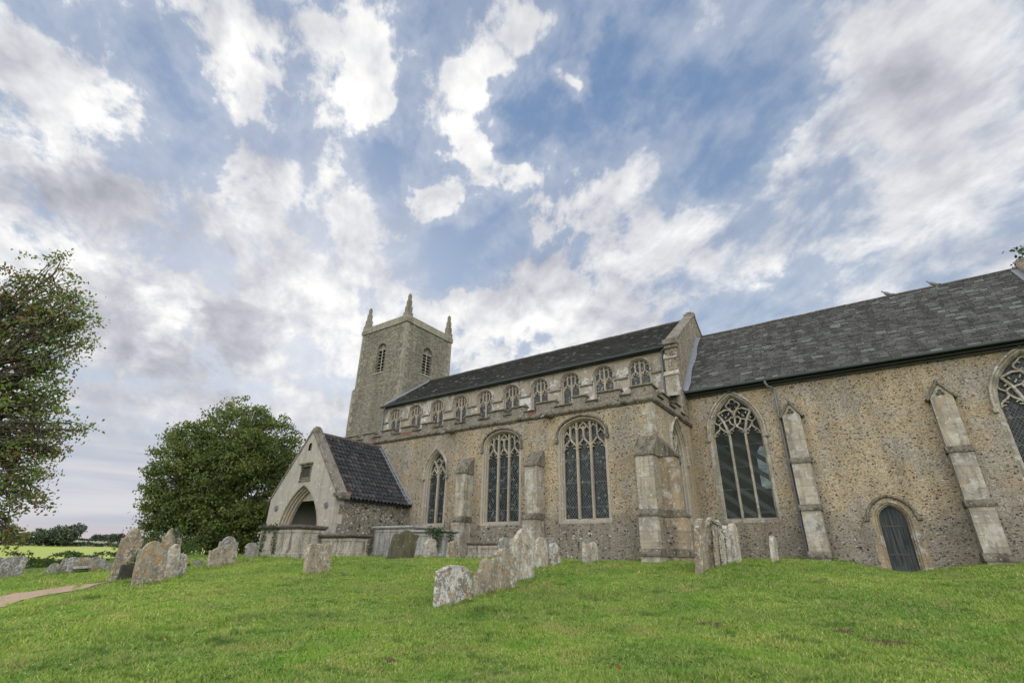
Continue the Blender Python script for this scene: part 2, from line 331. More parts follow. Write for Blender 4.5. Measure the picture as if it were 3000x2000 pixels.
def stone_mat(name, a=(.44, .40, .325), b=(.34, .315, .27), stain=(.10, .09, .075), orange=.25, dark=.5, block=0., scale=1., rough=.9):
    mt, t = new_mat(name); p = t.pos
    n1 = t.noise(p, 1.3*scale, 6., .62); n2 = t.noise(p, 6.*scale, 6., .68); n3 = t.noise(p, 34.*scale, 4., .7)
    col = t.mix(t.rng(n1, .35, .65), a, b)
    if block:
        cell = t.voro(t.mapv(p, (1/.62, 1/.62, 1/.36)), 1., 1, rnd=.25, distance='CHEBYCHEV')
        cs = t.nt.nodes.new('ShaderNodeSeparateColor'); t.nt.links.new(cell, cs.inputs[0]); col = t.mix(block, col, t.mix(cs.outputs[0], (.62, .60, .57), (1.18, 1.12, 1.0)), 'MULTIPLY')
    x, y, z = zsep(t, p)
    if block:
        jz = t.math('LESS_THAN', t.math('ABSOLUTE', t.math('SUBTRACT', t.math('FRACT', t.math('DIVIDE', t.math('ADD', z, t.math('MULTIPLY', n2, .03)), .37)), .5)), .022)
        col = t.mix(t.math('MULTIPLY', jz, .55), col, stain)
    stk = t.noise(t.mapv(p, (5, 5, .45)), 1., 5., .65); bl = t.noise(t.vm('ADD', p, (5, 2, 8)), 2.6*scale, 5., .68)
    col = t.mix(t.math('MULTIPLY', t.rng(stk, .45, .68), dark), col, stain)
    if block: col = t.mix(t.math('MULTIPLY', t.rng(bl, .52, .60), .55), col, (.43, .41, .37)); col = t.mix(t.math('MULTIPLY', t.rng(bl, .44, .36), .45), col, (.30, .225, .125))
    col = t.mix(t.math('MULTIPLY', t.rng(n2, .50, .72), dark), col, stain)
    col = t.mix(t.math('MULTIPLY', t.rng(t.math('ADD', n1, t.math('MULTIPLY', n2, .6)), .90, 1.05), orange), col, (.42, .25, .09))
    col = t.mix(t.math('MULTIPLY', t.rng(t.noise(p, 9.*scale, 4., .6), .60, .68), .55), col, (.58, .565, .53))
    col = t.mix(.55, col, t.mix(n3, (.62, .62, .62), (1.3, 1.3, 1.28)), 'MULTIPLY')
    finish(t, col, rough, t.math('ADD', t.math('MULTIPLY', n2, .8), t.math('MULTIPLY', n3, .5)), .5, .02); return mt
M['stone'] = stone_mat('limestone', (.35, .32, .26), (.265, .245, .205), (.095, .088, .074), .35, .62, .6)
M['tracery'] = stone_mat('tracery_stone', (0.327, 0.277, 0.201), (0.266, 0.243, 0.205), orange=.6, dark=.28)
M['weather'] = stone_mat('weathered_stone', (.17, .15, .105), (.118, .105, .08), (.026, .023, .018), .25, .85, scale=1.6)
M['tan_stone'] = stone_mat('tan_stone', (.30, .235, .15), (.25, .21, .15), (.08, .07, .055), .5, .55, .6)
M['door_stone'] = stone_mat('door_stone', (.26, .205, .135), (.23, .20, .15), (.08, .07, .052), .4, .55, .6)
M['capstone'] = stone_mat('cap_stone', (.19, .165, .13), (.14, .125, .10), (.04, .036, .03), .3, .7, scale=1.5)
M['tower_stone'] = stone_mat('tower_stone', (.25, .225, .175), (.205, .188, .148), (.08, .072, .056), orange=.12, dark=.5)
M['pinnacle'] = stone_mat('pinnacle_stone', (.20, .175, .13), (.155, .138, .105), (.06, .054, .042), orange=.15, dark=.6)
M['plaster'] = stone_mat('porch_plaster', (0.350, 0.315, 0.255), (0.304, 0.285, 0.251), (0.182, 0.160, 0.125), .22, .45, scale=.8)
M['tomb'] = stone_mat('tomb_stone', (.36, .325, .26), (.27, .245, .20), (.07, .064, .05), .5, .85, scale=2.2)
M['tomb_slab'] = stone_mat('tomb_slab_stone', (.10, .08, .062), (.075, .065, .052), (.03, .027, .022), .3, .5, scale=2.)
M['tomb_white'] = stone_mat('pale_tomb_stone', (.335, .325, .305), (.27, .262, .245), (.10, .096, .085), .05, .7, scale=1.5)

def grave_mat(name, base=(.21, .185, .145), base2=(.15, .13, .10), white=.5, orange=.4, dark=.3, wcol=(.44, .435, .415)):
    mt, t = new_mat(name); p = t.pos
    n1 = t.noise(p, 3., 5., .6); n2 = t.noise(p, 13., 6., .72); n3 = t.noise(p, 55., 3., .75); n4 = t.noise(t.vm('ADD', p, (7.3, 1.2, 4.)), 7.5, 5., .68)
    col = t.mix(t.rng(n1, .35, .65), base, base2)
    dk = t.math('MULTIPLY', t.rng(t.noise(t.vm('ADD', p, (3, 9, 2)), 14., 4., .65), .54, .62), dark)
    col = t.mix(dk, col, (.09, .08, .068))
    v = t.voro(t.vm('ADD', p, t.vm('MULTIPLY', t.noise(p, 9., 2., .5, out=1), (.12, .12, .12))), 13., 0); vc = t.voro(p, 13., 1)
    wm = t.math('MULTIPLY', t.rng(t.math('ADD', n2, t.math('MULTIPLY', n1, .5)), 1.0-.24*white, 1.05-.24*white), .9)
    col = t.mix(wm, col, t.mix(n3, (wcol[0]*.7, wcol[1]*.7, wcol[2]*.69), wcol))
    om = t.math('MULTIPLY', t.rng(t.math('ADD', n4, t.math('MULTIPLY', n2, .35)), .885-.26*orange, .925-.26*orange), .9)
    col = t.mix(om, col, t.mix(t.rng(n2, .4, .6), (.27, .13, .035), (.36, .24, .10)))
    sp = t.rng(v, .26, .18); cs = t.nt.nodes.new('ShaderNodeSeparateColor'); t.nt.links.new(vc, cs.inputs[0])
    sp = t.math('MULTIPLY', sp, t.math('LESS_THAN', cs.outputs[0], .22*white+.06)); col = t.mix(t.math('MULTIPLY', sp, .9), col, (.48, .475, .455))
    col = t.mix(.85, col, t.mix(n3, (.5, .5, .5), (1.42, 1.42, 1.4)), 'MULTIPLY')
    col = t.mix(.8, col, t.mix(t.rng(t.noise(t.mapv(p, (5, 5, 2.5)), 1., 4., .6), .35, .65), (.66, .64, .60), (1.15, 1.14, 1.12)), 'MULTIPLY')
    finish(t, col, .92, t.math('ADD', n2, t.math('MULTIPLY', n3, .6)), .9, .02); return mt
M['grave_white'] = grave_mat('grave_white_lichen', (.25, .22, .175), (.17, .15, .12), 1.15, .55, .5, (.58, .58, .565))
M['grave_orange'] = grave_mat('grave_orange_lichen', (.27, .24, .185), (.19, .165, .125), .85, .62, .5, (.52, .50, .465))
M['grave_tan'] = grave_mat('grave_tan', (.30, .265, .205), (.21, .185, .14), .85, .55, .6, (.52, .49, .43))
M['grave_pale'] = grave_mat('grave_pale', (.37, .34, .28), (.27, .245, .20), 1.05, .5, .6, (.56, .535, .48))
M['grave_grey'] = grave_mat('grave_grey', (.255, .24, .21), (.18, .17, .15), .85, .15, .5, (.46, .455, .44))
M['grave_olive'] = grave_mat('grave_olive', (0.108, 0.097, 0.061), (0.083, 0.076, 0.050), .02, .0, .2)
M['grave_dark'] = grave_mat('grave_dark', (0.072, 0.068, 0.054), (0.050, 0.049, 0.040), .2, .1, .3)

def slate_mat(name, cols, lich, streak=True):
    mt, t = new_mat(name); p = t.pos
    rnd = t.n('ShaderNodeNewGeometry', out='Random Per Island')
    n1 = t.noise(t.mapv(p, (2.6, .55, .55)), 1., 5., .68); n2 = t.noise(p, 7., 5., .7); n3 = t.noise(p, 40., 3., .7)
    col = t.n('ShaderNodeValToRGB', {0: rnd}, ramp=cols)
    col = t.mix(t.math('MULTIPLY', t.rng(n1, .46, .66), .6), col, (.036, .035, .031))
    col = t.mix(t.math('MULTIPLY', t.rng(t.math('ADD', n2, t.math('MULTIPLY', n1, -.3)), .36, .52), lich), col, (.155, .14, .118))
    col = t.mix(.6, col, t.mix(n3, (.6, .6, .6), (1.35, 1.35, 1.35)), 'MULTIPLY')
    finish(t, col, .8, t.math('ADD', n2, n3), .4, .01, spec=.18); return mt
M['slate'] = slate_mat('chancel_slate', [(0, (.044, .043, .040)), (.3, (.066, .065, .060)), (.68, (.088, .087, .083)), (.9, (.110, .113, .110)), (1, (.165, .182, .182))], .5)
M['slate_fine'] = slate_mat('nave_slate', [(0, (.026, .027, .024)), (.5, (.040, .041, .037)), (.93, (.056, .058, .052)), (.972, (.07, .07, .065)), (.98, (.25, .255, .245)), (1, (.33, .335, .32))], .15)
M['pantile'] = slate_mat('black_pantile', [(0, (.017, .018, .019)), (.5, (.027, .028, .030)), (.9, (.045, .045, .045)), (1, (.08, .055, .042))], .2)
def simple(name, col, rough=.5, spec=.4, var=.25, sc=8., metal=0.):
    mt, t = new_mat(name); n = t.noise(t.pos, sc, 5., .65)
    c = t.mix(n, tuple(k*(1-var) for k in col), tuple(k*(1+var) for k in col))
    finish(t, c, rough, n, .15, .01, spec=spec, metal=metal); return mt
M['slate_edge'] = simple('slate_edge', (.012, .012, .011), .9, .1)
M['lead'] = simple('lead_flashing', (.17, .18, .195), .55, .4, .35, 5.)
M['iron'] = simple('grey_painted_iron', (.125, .135, .14), .5)
M['gutter'] = simple('dark_gutter', (.028, .032, .03), .45)
M['black'] = simple('window_dark', (.012, .012, .012), .9)
M['ridge'] = stone_mat('ridge_tile', (.085, .07, .06), (.06, .055, .05), (.03, .03, .03), .8, .5, scale=2.)
M['louvre'] = simple('weathered_louvre', (.27, .25, .21), .85, .2)
M['redtile'] = simple('red_tile', (.19, .095, .07), .85, .2)
M['whitewash'] = simple('porch_limewash', (.46, .45, .41), .9, .2, .15, 2.)
M['earth'] = simple('bare_earth', (.085, .064, .038), .95, .1, .5, 18.)
def door_mat():
    mt, t = new_mat('door_paint'); x, y, z = zsep(t, t.pos)
    n = t.noise(t.mapv(t.pos, (16, 16, .8)), 1., 6., .72); e = t.noise(t.pos, 3., 5., .65)
    c = t.mix(t.rng(n, .35, .7), (.017, .021, .021), (.068, .077, .074)); c = t.mix(t.math('MULTIPLY', t.rng(t.math('ADD', z, e), .55, .1), .6), c, (.075, .08, .07))
    finish(t, c, .75, n, .6, .015, spec=.2); return mt
M['door'] = door_mat()
def old_door():
    mt, t = new_mat('door_paint'); x, y, z = zsep(t, t.pos)
    n = t.noise(t.mapv(t.pos, (14, 14, 1.2)), 1., 6., .7)
    c = t.mix(n, (.022, .031, .034), (.058, .072, .075))
    finish(t, c, .6, n, .3, .01); return mt

def glass_mat():
    mt, t = new_mat('leaded_glass'); uv = t.n('ShaderNodeUVMap'); u, v, w = zsep(t, uv)
    a = t.math('ADD', t.math('DIVIDE', u, .115), t.math('DIVIDE', v, .165)); b = t.math('SUBTRACT', t.math('DIVIDE', u, .115), t.math('DIVIDE', v, .165))
    fa = t.math('ABSOLUTE', t.math('SUBTRACT', t.math('FRACT', a), .5)); fb = t.math('ABSOLUTE', t.math('SUBTRACT', t.math('FRACT', b), .5))
    lead = t.math('GREATER_THAN', t.math('MAXIMUM', fa, fb), .452)
    bars = t.math('LESS_THAN', t.math('FRACT', t.math('DIVIDE', v, .95)), .022)
    lead = t.math('MAXIMUM', lead, bars)
    cid = t.n('ShaderNodeCombineXYZ', {0: t.math('FLOOR', a), 1: t.math('FLOOR', b), 2: 0.})
    wn = t.n('ShaderNodeTexWhiteNoise', {'Vector': cid}, out=1)
    nrm = t.vm('NORMALIZE', t.vm('ADD', t.n('ShaderNodeNewGeometry', out=1), t.vm('MULTIPLY', t.vm('SUBTRACT', wn, (.5, .5, .5)), (.10, .10, .10))))
    gc = t.n('ShaderNodeValToRGB', {0: t.n('ShaderNodeTexWhiteNoise', {'Vector': cid}, out=0)}, ramp=[(0, (.008, .011, .011)), (.72, (.016, .02, .02)), (.86, (.035, .04, .04)), (.95, (.06, .068, .066)), (1, (.12, .125, .115))])  # lighter panes have reflections painted into the base colour
    g = t.n('ShaderNodeBsdfPrincipled', {'Base Color': gc, 'Roughness': .09, 'Specular IOR Level': .10, 'Normal': nrm})
    l = t.n('ShaderNodeBsdfPrincipled', {'Base Color': (.10, .11, .105, 1), 'Roughness': .7, 'Specular IOR Level': .2})
    mx = t.n('ShaderNodeMixShader', {0: lead, 1: g, 2: l})
    t.n('ShaderNodeOutputMaterial', {'Surface': mx}); return mt
M['glass'] = glass_mat()
def clear_glass():
    mt = M['glass'].copy(); mt.name = 'clear_leaded_glass'; nt = mt.node_tree
    out = [n for n in nt.nodes if n.type == 'OUTPUT_MATERIAL'][0]; mx = out.inputs[0].links[0].from_node
    lead = mx.inputs[0].links[0].from_socket; g = mx.inputs[1].links[0].from_socket
    tr = nt.nodes.new('ShaderNodeBsdfTransparent'); tr.inputs[0].default_value = (.62, .68, .64, 1)
    m2 = nt.nodes.new('ShaderNodeMixShader'); m2.inputs[0].default_value = .85
    nt.links.new(g, m2.inputs[1]); nt.links.new(tr.outputs[0], m2.inputs[2]); nt.links.new(m2.outputs[0], mx.inputs[1]); return mt
M['clear_glass'] = clear_glass()
M['reflection_glass'] = M['glass'].copy()  # clerestory panes: reflections painted in as lighter pane colours
for nd in M['reflection_glass'].node_tree.nodes:
    if nd.type == 'VALTORGB':
        for e, c in zip(nd.color_ramp.elements, (.02, .05, .09, .14, .22)): e.color = (c, c*1.04, c, 1)
def leaf_mat(name, ramp, trans=.35, patch=None):
    mt, t = new_mat(name); r = t.n('ShaderNodeNewGeometry', out='Random Per Island')
    c = t.n('ShaderNodeValToRGB', {0: r}, ramp=ramp)
    n = t.noise(t.pos, .55, 4., .6)
    c = t.mix(.7, c, t.mix(t.rng(n, .35, .65), (.62, .7, .66), (1.25, 1.2, 1.1)), 'MULTIPLY')
    if patch: c = t.mix(t.math('MULTIPLY', t.rng(t.noise(t.vm('ADD', t.pos, (4, 7, 2)), .5, 5., .65), patch[0], patch[1]), t.rng(r, .3, .75)), c, patch[2])
    d = t.n('ShaderNodeBsdfPrincipled', {'Base Color': c, 'Roughness': .55, 'Specular IOR Level': .3})
    tr = t.n('ShaderNodeBsdfTranslucent', {'Color': t.mix(1., c, (1.3, 1.4, .7), 'MULTIPLY')})
    t.n('ShaderNodeOutputMaterial', {'Surface': t.n('ShaderNodeMixShader', {0: trans, 1: d, 2: tr})}); return mt
M['leaf_left'] = leaf_mat('turning_leaves', [(0, (.065, .11, .03)), (.5, (.11, .17, .042)), (.88, (.15, .20, .05)), (.95, (.17, .12, .04)), (1, (.24, .14, .045))], .3, (.43, .57, (.15, .08, .032)))
M['leaf_lime'] = leaf_mat('lime_leaves', [(0, (.048, .072, .018)), (.5, (.08, .115, .026)), (.85, (.12, .15, .036)), (.97, (.16, .17, .045)), (1, (.24, .13, .035))], .25)
M['leaf_far'] = leaf_mat('far_leaves', [(0, (.04, .06, .035)), (.6, (.055, .075, .045)), (1, (.075, .09, .055))], .1)
M['leaf_hedge'] = leaf_mat('hedge_leaves', [(0, (.03, .06, .015)), (.6, (.06, .10, .02)), (.9, (.10, .14, .03)), (1, (.15, .16, .04))], .25)
M['ivy'] = leaf_mat('ivy_leaves', [(0, (.018, .04, .014)), (.7, (.03, .062, .02)), (1, (.06, .095, .03))], .1)
M['bark'] = stone_mat('bark', (.085, .07, .052), (.06, .052, .042), (.03, .026, .02), .0, .6, scale=3.)

# ------------------------------------------------------------------ ground
YS = [-3000, -200, -50, 0, 4, 7.8, 12, 14, 16, 18.4, 22, 23.5, 40, 100, 3000]
ZS = [-4, -4, -2.4, -1.35, -1.15, -.92, -.52, -.3, -.13, -.06, .06, .1, -.3, -2.5, -4]
def sm(a, b, x):
    t = np.clip((np.asarray(x, float)-a)/(b-a), 0, 1); return t*t*(3-2*t)
def base_z(y): return sum(np.interp(y+d, YS, ZS) for d in np.linspace(-1.2, 1.2, 7))/7
def terrain(x, y):
    x = np.asarray(x, float); y = np.asarray(y, float)
    sh = (3.2*sm(-1, -15, x))*(1-sm(13, 18.4, y))*sm(-6, 4, y)
    z = base_z(y+sh)
    z = z-.34*np.exp(-((x-.6)/1.5)**2)*sm(9, 21, y)*sm(30, 24, y)
    z = z+.13*np.exp(-((x+2.9)/1.7)**2-((y-14.3)/2.8)**2)
    w = np.clip(-x-24, 0, None)
    z = z-0.02*w*sm(0, 14, w)*sm(70, 30, w)-2*sm(30, 70, w)
    d = np.hypot(x+15, y-5)
    far = np.interp(d, [0, 70, 180, 480, 640, 900, 1500, 3500], [-3, -3.0, -4.0, 2.6, 5.5, 11.5, 9, 0])
    k = sm(45, 75, d)
    z = z*(1-k)+far*k
    near = sm(40, 25, d)
    z = z+near*(.035*np.sin(x*1.3+y*.7)*np.sin(y*1.1-x*.4)+.018*np.sin(x*2.9-1.2)*np.sin(y*3.3+.5))
    return z
def tz(x, y): return float(terrain(x, y))
def ground_mat():
    mt, t = new_mat('ground_turf'); p = t.pos; x, y, z = zsep(t, p)
    n1 = t.noise(p, .55, 5., .6); n2 = t.noise(p, 3.2, 5., .65); n3 = t.noise(p, 45., 4., .7); n4 = t.noise(t.vm('ADD', p, (11, 3, 0)), 1.5, 5., .65)
    g = t.mix(t.rng(n1, .35, .65), (.07, .115, .02), (.10, .15, .03))
    g = t.mix(t.math('MULTIPLY', t.rng(n4, .52, .68), .7), g, (.15, .14, .055))
    g = t.mix(t.math('MULTIPLY', t.rng(n2, .58, .7), .5), g, (.035, .07, .014))
    g = t.mix(.6, g, t.mix(n3, (.45, .45, .45), (1.5, 1.5, 1.5)), 'MULTIPLY')
    # far fields, told apart by their distance from the churchyard
    dv = t.vm('LENGTH', t.vm('MULTIPLY', t.vm('ADD', p, (15, -5, 0)), (1, 1, 0)), out=1)
    dv = t.math('ADD', dv, t.math('MULTIPLY', t.math('SUBTRACT', t.noise(p, .02, 3., .5), .5), 20.))
    crop = t.mix(t.noise(t.mapv(p, (.02, .3, 1)), 1., 4., .6), (.185, .235, .04), (.25, .29, .055))
    soil = (.25, .205, .12); rough_g = (.16, .19, .05)
    f = t.mix(t.rng(dv, 52, 60), g, rough_g); f = t.mix(t.rng(dv, 118, 124), f, soil); f = t.mix(t.rng(dv, 142, 150), f, crop)
    f = t.mix(t.rng(dv, 486, 490), f, (.19, .14, .095)); f = t.mix(t.rng(dv, 640, 660), f, (.13, .16, .06)); f = t.mix(t.rng(dv, 800, 810), f, (.06, .075, .04))
    finish(t, f, .95, t.math('ADD', n2, n3), .6, .04, spec=.1); return mt
def make_ground():
    def axis(lo, hi, step, far):
        a = list(np.arange(lo, hi+1e-6, step)); s = step; p = lo
        L = []
        while p > -far: s *= 1.22; p -= s; L.append(p)
        s = step; p = hi; R = []
        while p < far: s *= 1.22; p += s; R.append(p)
        return np.array(L[::-1]+a+R)
    xs = axis(-36, 8, .35, 4000); ys = axis(0, 27, .35, 4000)
    X, Y = np.meshgrid(xs, ys); Z = terrain(X, Y)
    V = np.stack([X.ravel(), Y.ravel(), Z.ravel()], 1); nx = len(xs); ny = len(ys)
    i = (np.arange(ny-1)[:, None]*nx+np.arange(nx-1)[None]).ravel()
    idx = np.stack([i, i+1, i+1+nx, i+nx], 1)
    o = mesh_np('ground', V, 4, ground_mat(), idx=idx); o.data.polygons.foreach_set('use_smooth', [True]*len(o.data.polygons))
    tag(o, None, None, kind='structure'); return o
make_ground()
# gravel path, a sheet just above the turf
PU = [(-13.0, -6.), (-14.2, -1.), (-15.6, 2.2), (-16.32, 3.61), (-16.64, 4.11), (-17.1, 4.6), (-17.25, 5.03), (-17.3, 5.6), (-18.2, 6.6), (-21, 8.2), (-27, 10.2)]
PL = [(-9.6, -6.), (-11., -1.), (-12.7, 2.2), (-13.9, 3.2), (-15.1, 3.69), (-15.67, 4.07), (-16.05, 4.56), (-16.5, 5.2), (-17.4, 6.0), (-20.6, 7.5), (-27, 9.2)]
def path_rows(step=.2):
    rows = []
    for i in range(len(PU)-1):
        n = max(2, int(math.hypot(PU[i+1][0]-PU[i][0], PU[i+1][1]-PU[i][1])/step))
        for k in range(n):
            f = k/n; rows.append(tuple((PU[i][c]+(PU[i+1][c]-PU[i][c])*f, PL[i][c]+(PL[i+1][c]-PL[i][c])*f) for c in (0, 1)))
    return [((r[0][0], r[1][0]), (r[0][1], r[1][1])) for r in rows]
PROWS = path_rows()
def path_dist(x, y):
    best = np.full(np.shape(x), 1e9)
    for (ax, ay), (bx, by) in PROWS[::2]:
        cx, cy, h = (ax+bx)/2, (ay+by)/2, math.hypot(bx-ax, by-ay)/2
        dx, dy = bx-ax, by-ay; t = np.clip(((x-ax)*dx+(y-ay)*dy)/(dx*dx+dy*dy), 0, 1)
        best = np.minimum(best, np.hypot(x-ax-t*dx, y-ay-t*dy)-.15)
    return best
def make_path():
    mt, t = new_mat('gravel'); p = t.pos
    c = t.voro(p, 45., 1); n = t.noise(p, 2., 4., .6)
    col = t.mix(.35, t.mix(n, (.27, .185, .12), (.35, .25, .17)), c, 'SOFT_LIGHT')
    finish(t, col, .95, t.voro(p, 45., 0), .8, .02)
    mb = MB(); rows = []
    for i, ((ax, ay), (bx, by)) in enumerate(PROWS):
        e0 = .04*math.sin(i*.9)+.03*math.sin(i*2.3); e1 = .04*math.sin(i*1.1+2)+.03*math.sin(i*2.7); r = []
        for k in range(9):
            f = -e0+(1+e0+e1)*k/8; q = (ax+(bx-ax)*f, ay+(by-ay)*f); r.append((q[0], q[1], tz(*q)+.014))
        rows.append(r)
    mb.loft(rows, False); o = mb.build('path', mt, smooth=True); tag(o, None, None, kind='structure')
make_path()

# ------------------------------------------------------------------ church
CH = empty('church', (-14, 22, -.1), 'flint church with square west tower, clerestory, tiled south porch and slate roofs', 'church')
YA, YN, YC, YM, XE = 18.45, 23.2, 23.5, 27.2, -6.22
def arch(cu, a, spring, rise, n=14, lead=0.):
    """points left spring -> apex -> right spring"""
    L = []
    if rise >= a*.98:
        R = (a*a+rise*rise)/(2*a); c = R-a; th = math.atan2(rise, c)
        for i in range(n+1):
            q = th*i/n; L.append((cu+c-R*math.cos(q), spring+R*math.sin(q)))
    else:
        for i in range(n+1):
            x = 1-(i/n)**1.5 if False else math.cos(math.pi/2*i/n)
            L.append((cu-a*x, spring+rise*(.86*max(0, 1-x**2.5)**.5+.14*(1-x))))
    return L+[(2*cu-u, v) for u, v in L[-2::-1]]
def opening(cu, a, sill, spring, rise, n=14): return [(cu-a, sill)]+arch(cu, a, spring, rise, n)+[(cu+a, sill)]
def fbox(mb, F, u0, u1, v0, v1, d0, d1): mb.prism(F, [(u0, v0), (u1, v0), (u1, v1), (u0, v1)], d0, d1)
def profile(mb, F, poly_dv, u0, u1):
    n = len(poly_dv)
    mb.add([F(u0, v, d) for d, v in poly_dv]+[F(u1, v, d) for d, v in poly_dv],
           [tuple(range(n)), tuple(range(2*n-1, n-1, -1))]+[(i, n+i, n+(i+1) % n, (i+1) % n) for i in range(n)])
def head(mb, F, cu, a, v, rise, w, d0, d1, cusp=True):
    """an ogee light head with cusps"""
    L = [(cu-a, v), (cu-a*.93, v+rise*.28), (cu-a*.66, v+rise*.52), (cu-a*.30, v+rise*.70), (cu-a*.08, v+rise*.9), (cu, v+rise)]
    mb.bar(F, L+[(2*cu-x, y) for x, y in L[-2::-1]], w, d0, d1)
    if cusp:
        for s in (-1, 1):
            mb.bar(F, [(cu+s*a*.92, v+rise*.12), (cu+s*a*.50, v+rise*.20)], w*.55, d0+.01, d1)
            mb.bar(F, [(cu+s*a*.62, v+rise*.50), (cu+s*a*.30, v+rise*.36)], w*.55, d0+.01, d1)
def ring(mb, F, cu, cv, r, w, d0, d1, foils=4, n=20):
    P = []
    for k in range(n):
        q = 2*math.pi*k/n; rr = r*(1+.13*math.cos(foils*q)); P.append((cu+rr*math.cos(q), cv+rr*math.sin(q)))
    mb.bar(F, P, w, d0, d1, closed=True)
    for k in range(foils):
        q = 2*math.pi*(k+.5)/foils
        mb.bar(F, [(cu+r*.92*math.cos(q), cv+r*.92*math.sin(q)), (cu+r*.50*math.cos(q), cv+r*.50*math.sin(q))], w*.7, d0+.01, d1)
def window(F, name, cu, a, sill, spring, rise, style, hood=True, jamb=.15, gd=.28, mat='tracery'):
    """limestone frame (the part) with tracery; its pane and hood mould are sub-parts. returns the hole in the wall"""
    mb = MB(); n = 14
    def out(k, down): return [F_ for F_ in opening(cu, a+k, sill-down, spring, rise+k*.95, n)]
    rings = []
    for k, down, d in ((jamb+.05, .20, .05), (jamb+.05, .20, -.006), (jamb*.62, .10, -.006), (jamb*.55, .08, .05), (jamb*.28, .05, .10), (jamb*.22, .03, gd*.62), (0, 0, gd*.75), (0, 0, gd+.06)):
        rings.append([F(u, v, d) for u, v in out(k, down)])
    mb.loft(rings)
    d0, d1 = gd*.5, gd+.05; mw = .105
    apex = spring+rise
    def up(u):   # height of the opening's arch at u
        pts = arch(cu, a, spring, rise, 30)
        for (x0, y0), (x1, y1) in zip(pts, pts[1:]):
            if x0 <= u <= x1: return y0+(y1-y0)*((u-x0)/max(1e-6, x1-x0))
        return spring
    B = lambda pts, w=mw, dd=0.: mb.bar(F, pts, w, d0+dd, d1)
    if style == 'two':
        hv = spring-.12
        B([(cu, sill-.02), (cu, hv+.12)])
        for s in (-1, 1):
            head(mb, F, cu+s*a/2, a/2, hv-.10, .50, mw*.7, d0+.02, d1)
            L = [(cu, hv+.10), (cu+s*a*.12, hv+.36), (cu+s*a*.40, hv+.66)]; B(L+[(cu+s*a*.62, up(cu+s*a*.62))], mw*.8)
            B([(cu+s*a*.5, hv+.38), (cu+s*a*.22, hv+.56)], mw*.5)
        ring(mb, F, cu, spring+rise*.52, .19, mw*.6, d0+.02, d1)
    elif style == 'perp':
        lw = 2*a/3; hv = spring-.62
        for k in (-1, 1): u = cu+k*lw/2; B([(u, sill-.02), (u, up(u)+.02)])
        for k in (-1, 0, 1):
            c = cu+k*lw; head(mb, F, c, lw/2, hv, .52, mw*.75, d0+.015, d1)
            B([(c, hv+.46), (c, up(c)-(.22 if k == 0 else 0))], mw*.72, .015)
            for s in (-1, 1):
                cc = c+s*lw/4; top = min(up(cc-lw*.16), up(cc+lw*.16))-.10-(.16 if k == 0 else 0.)
                if top > hv+.55: head(mb, F, cc, lw/4, top-.16, .24, mw*.5, d0+.03, d1, False)
        ring(mb, F, cu, apex-.20, .13, mw*.55, d0+.02, d1)
    elif style == 'dec':
        N = lambda u, v: (cu+u*a, spring-.05+v*(rise+.05))
        for s in (-1, 1):
            B([(cu+s*a*.345, sill-.02), N(s*.345, .02), N(s*.42, .2), N(s*.50, .35), N(s*.60, .46), (cu+s*a*.74, up(cu+s*a*.74))])
            head(mb, F, cu+s*a*.675, a*.325, spring-.10, .44, mw*.7, d0+.02, d1)
            B([N(s*.70, .21), N(s*.72, .30), N(s*.60, .36), N(s*.5, .35)], mw*.6, .02)
            B([N(s*.70, .28), N(s*.86, .34), (cu+s*a*.90, up(cu+s*a*.90))], mw*.6, .02)
            B([N(0, .21), N(s*.20, .30), N(s*.26, .40), N(s*.14, .47), N(0, .42)], mw*.6, .02)
            B([N(s*.26, .40), N(s*.42, .38), N(s*.50, .35)], mw*.65, .02)
            B([N(0, .42), N(s*.03, .56), N(s*.18, .66), N(s*.40, .67), N(s*.58, .62), (cu+s*a*.74, up(cu+s*a*.74))], mw*.8)
            for q in ((.42, .45, .34, .51), (.2, .6, .26, .53), (.55, .58, .5, .52), (.72, .4, .64, .43)):
                B([N(s*q[0], q[1]), N(s*q[2], q[3])], mw*.5, .03)
        head(mb, F, cu, a*.345, spring-.02, .40, mw*.8, d0, d1)
        B([N(0, .20), N(0, .45)], mw*.7)
        ring(mb, F, cu, spring+rise*.77, a*.27, mw*.65, d0+.02, d1)
    elif style == 'cler':
        hv = spring-.52; mw = .105
        B([(cu, sill-.02), (cu, up(cu)+.02)], mw)
        for s in (-1, 1):
            c = cu+s*a/2; mb.bar(F, arch(c, a*.5, hv, .34, 6), mw*.8, d0+.015, d1)
            for q in (-1, 1): B([(c+q*a*.42, hv+.05), (c+q*a*.20, hv+.11)], mw*.6, .02); B([(c+q*a*.2, hv+.28), (c+q*a*.12, hv+.16)], mw*.6, .02)
            B([(c, hv+.30), (c, up(c)+.02)], mw*.85)
            for q in (-1, 1):
                cc = c+q*a/4; top = up(cc)-.05; mb.bar(F, arch(cc, a*.2, top-.14, .10, 4), mw*.6, d0+.02, d1)
    fr = mb.build(name, M[mat], CH)
    g = MB(); op = opening(cu, a, sill, spring, rise, n); g.add([F(u, v, gd) for u, v in op], [tuple(range(len(op)))], [[(u, v) for u, v in op]])
    g.build('pane', M['clear_glass' if style == 'dec' and cu < 0 else 'reflection_glass' if style == 'cler' else 'glass'], fr)
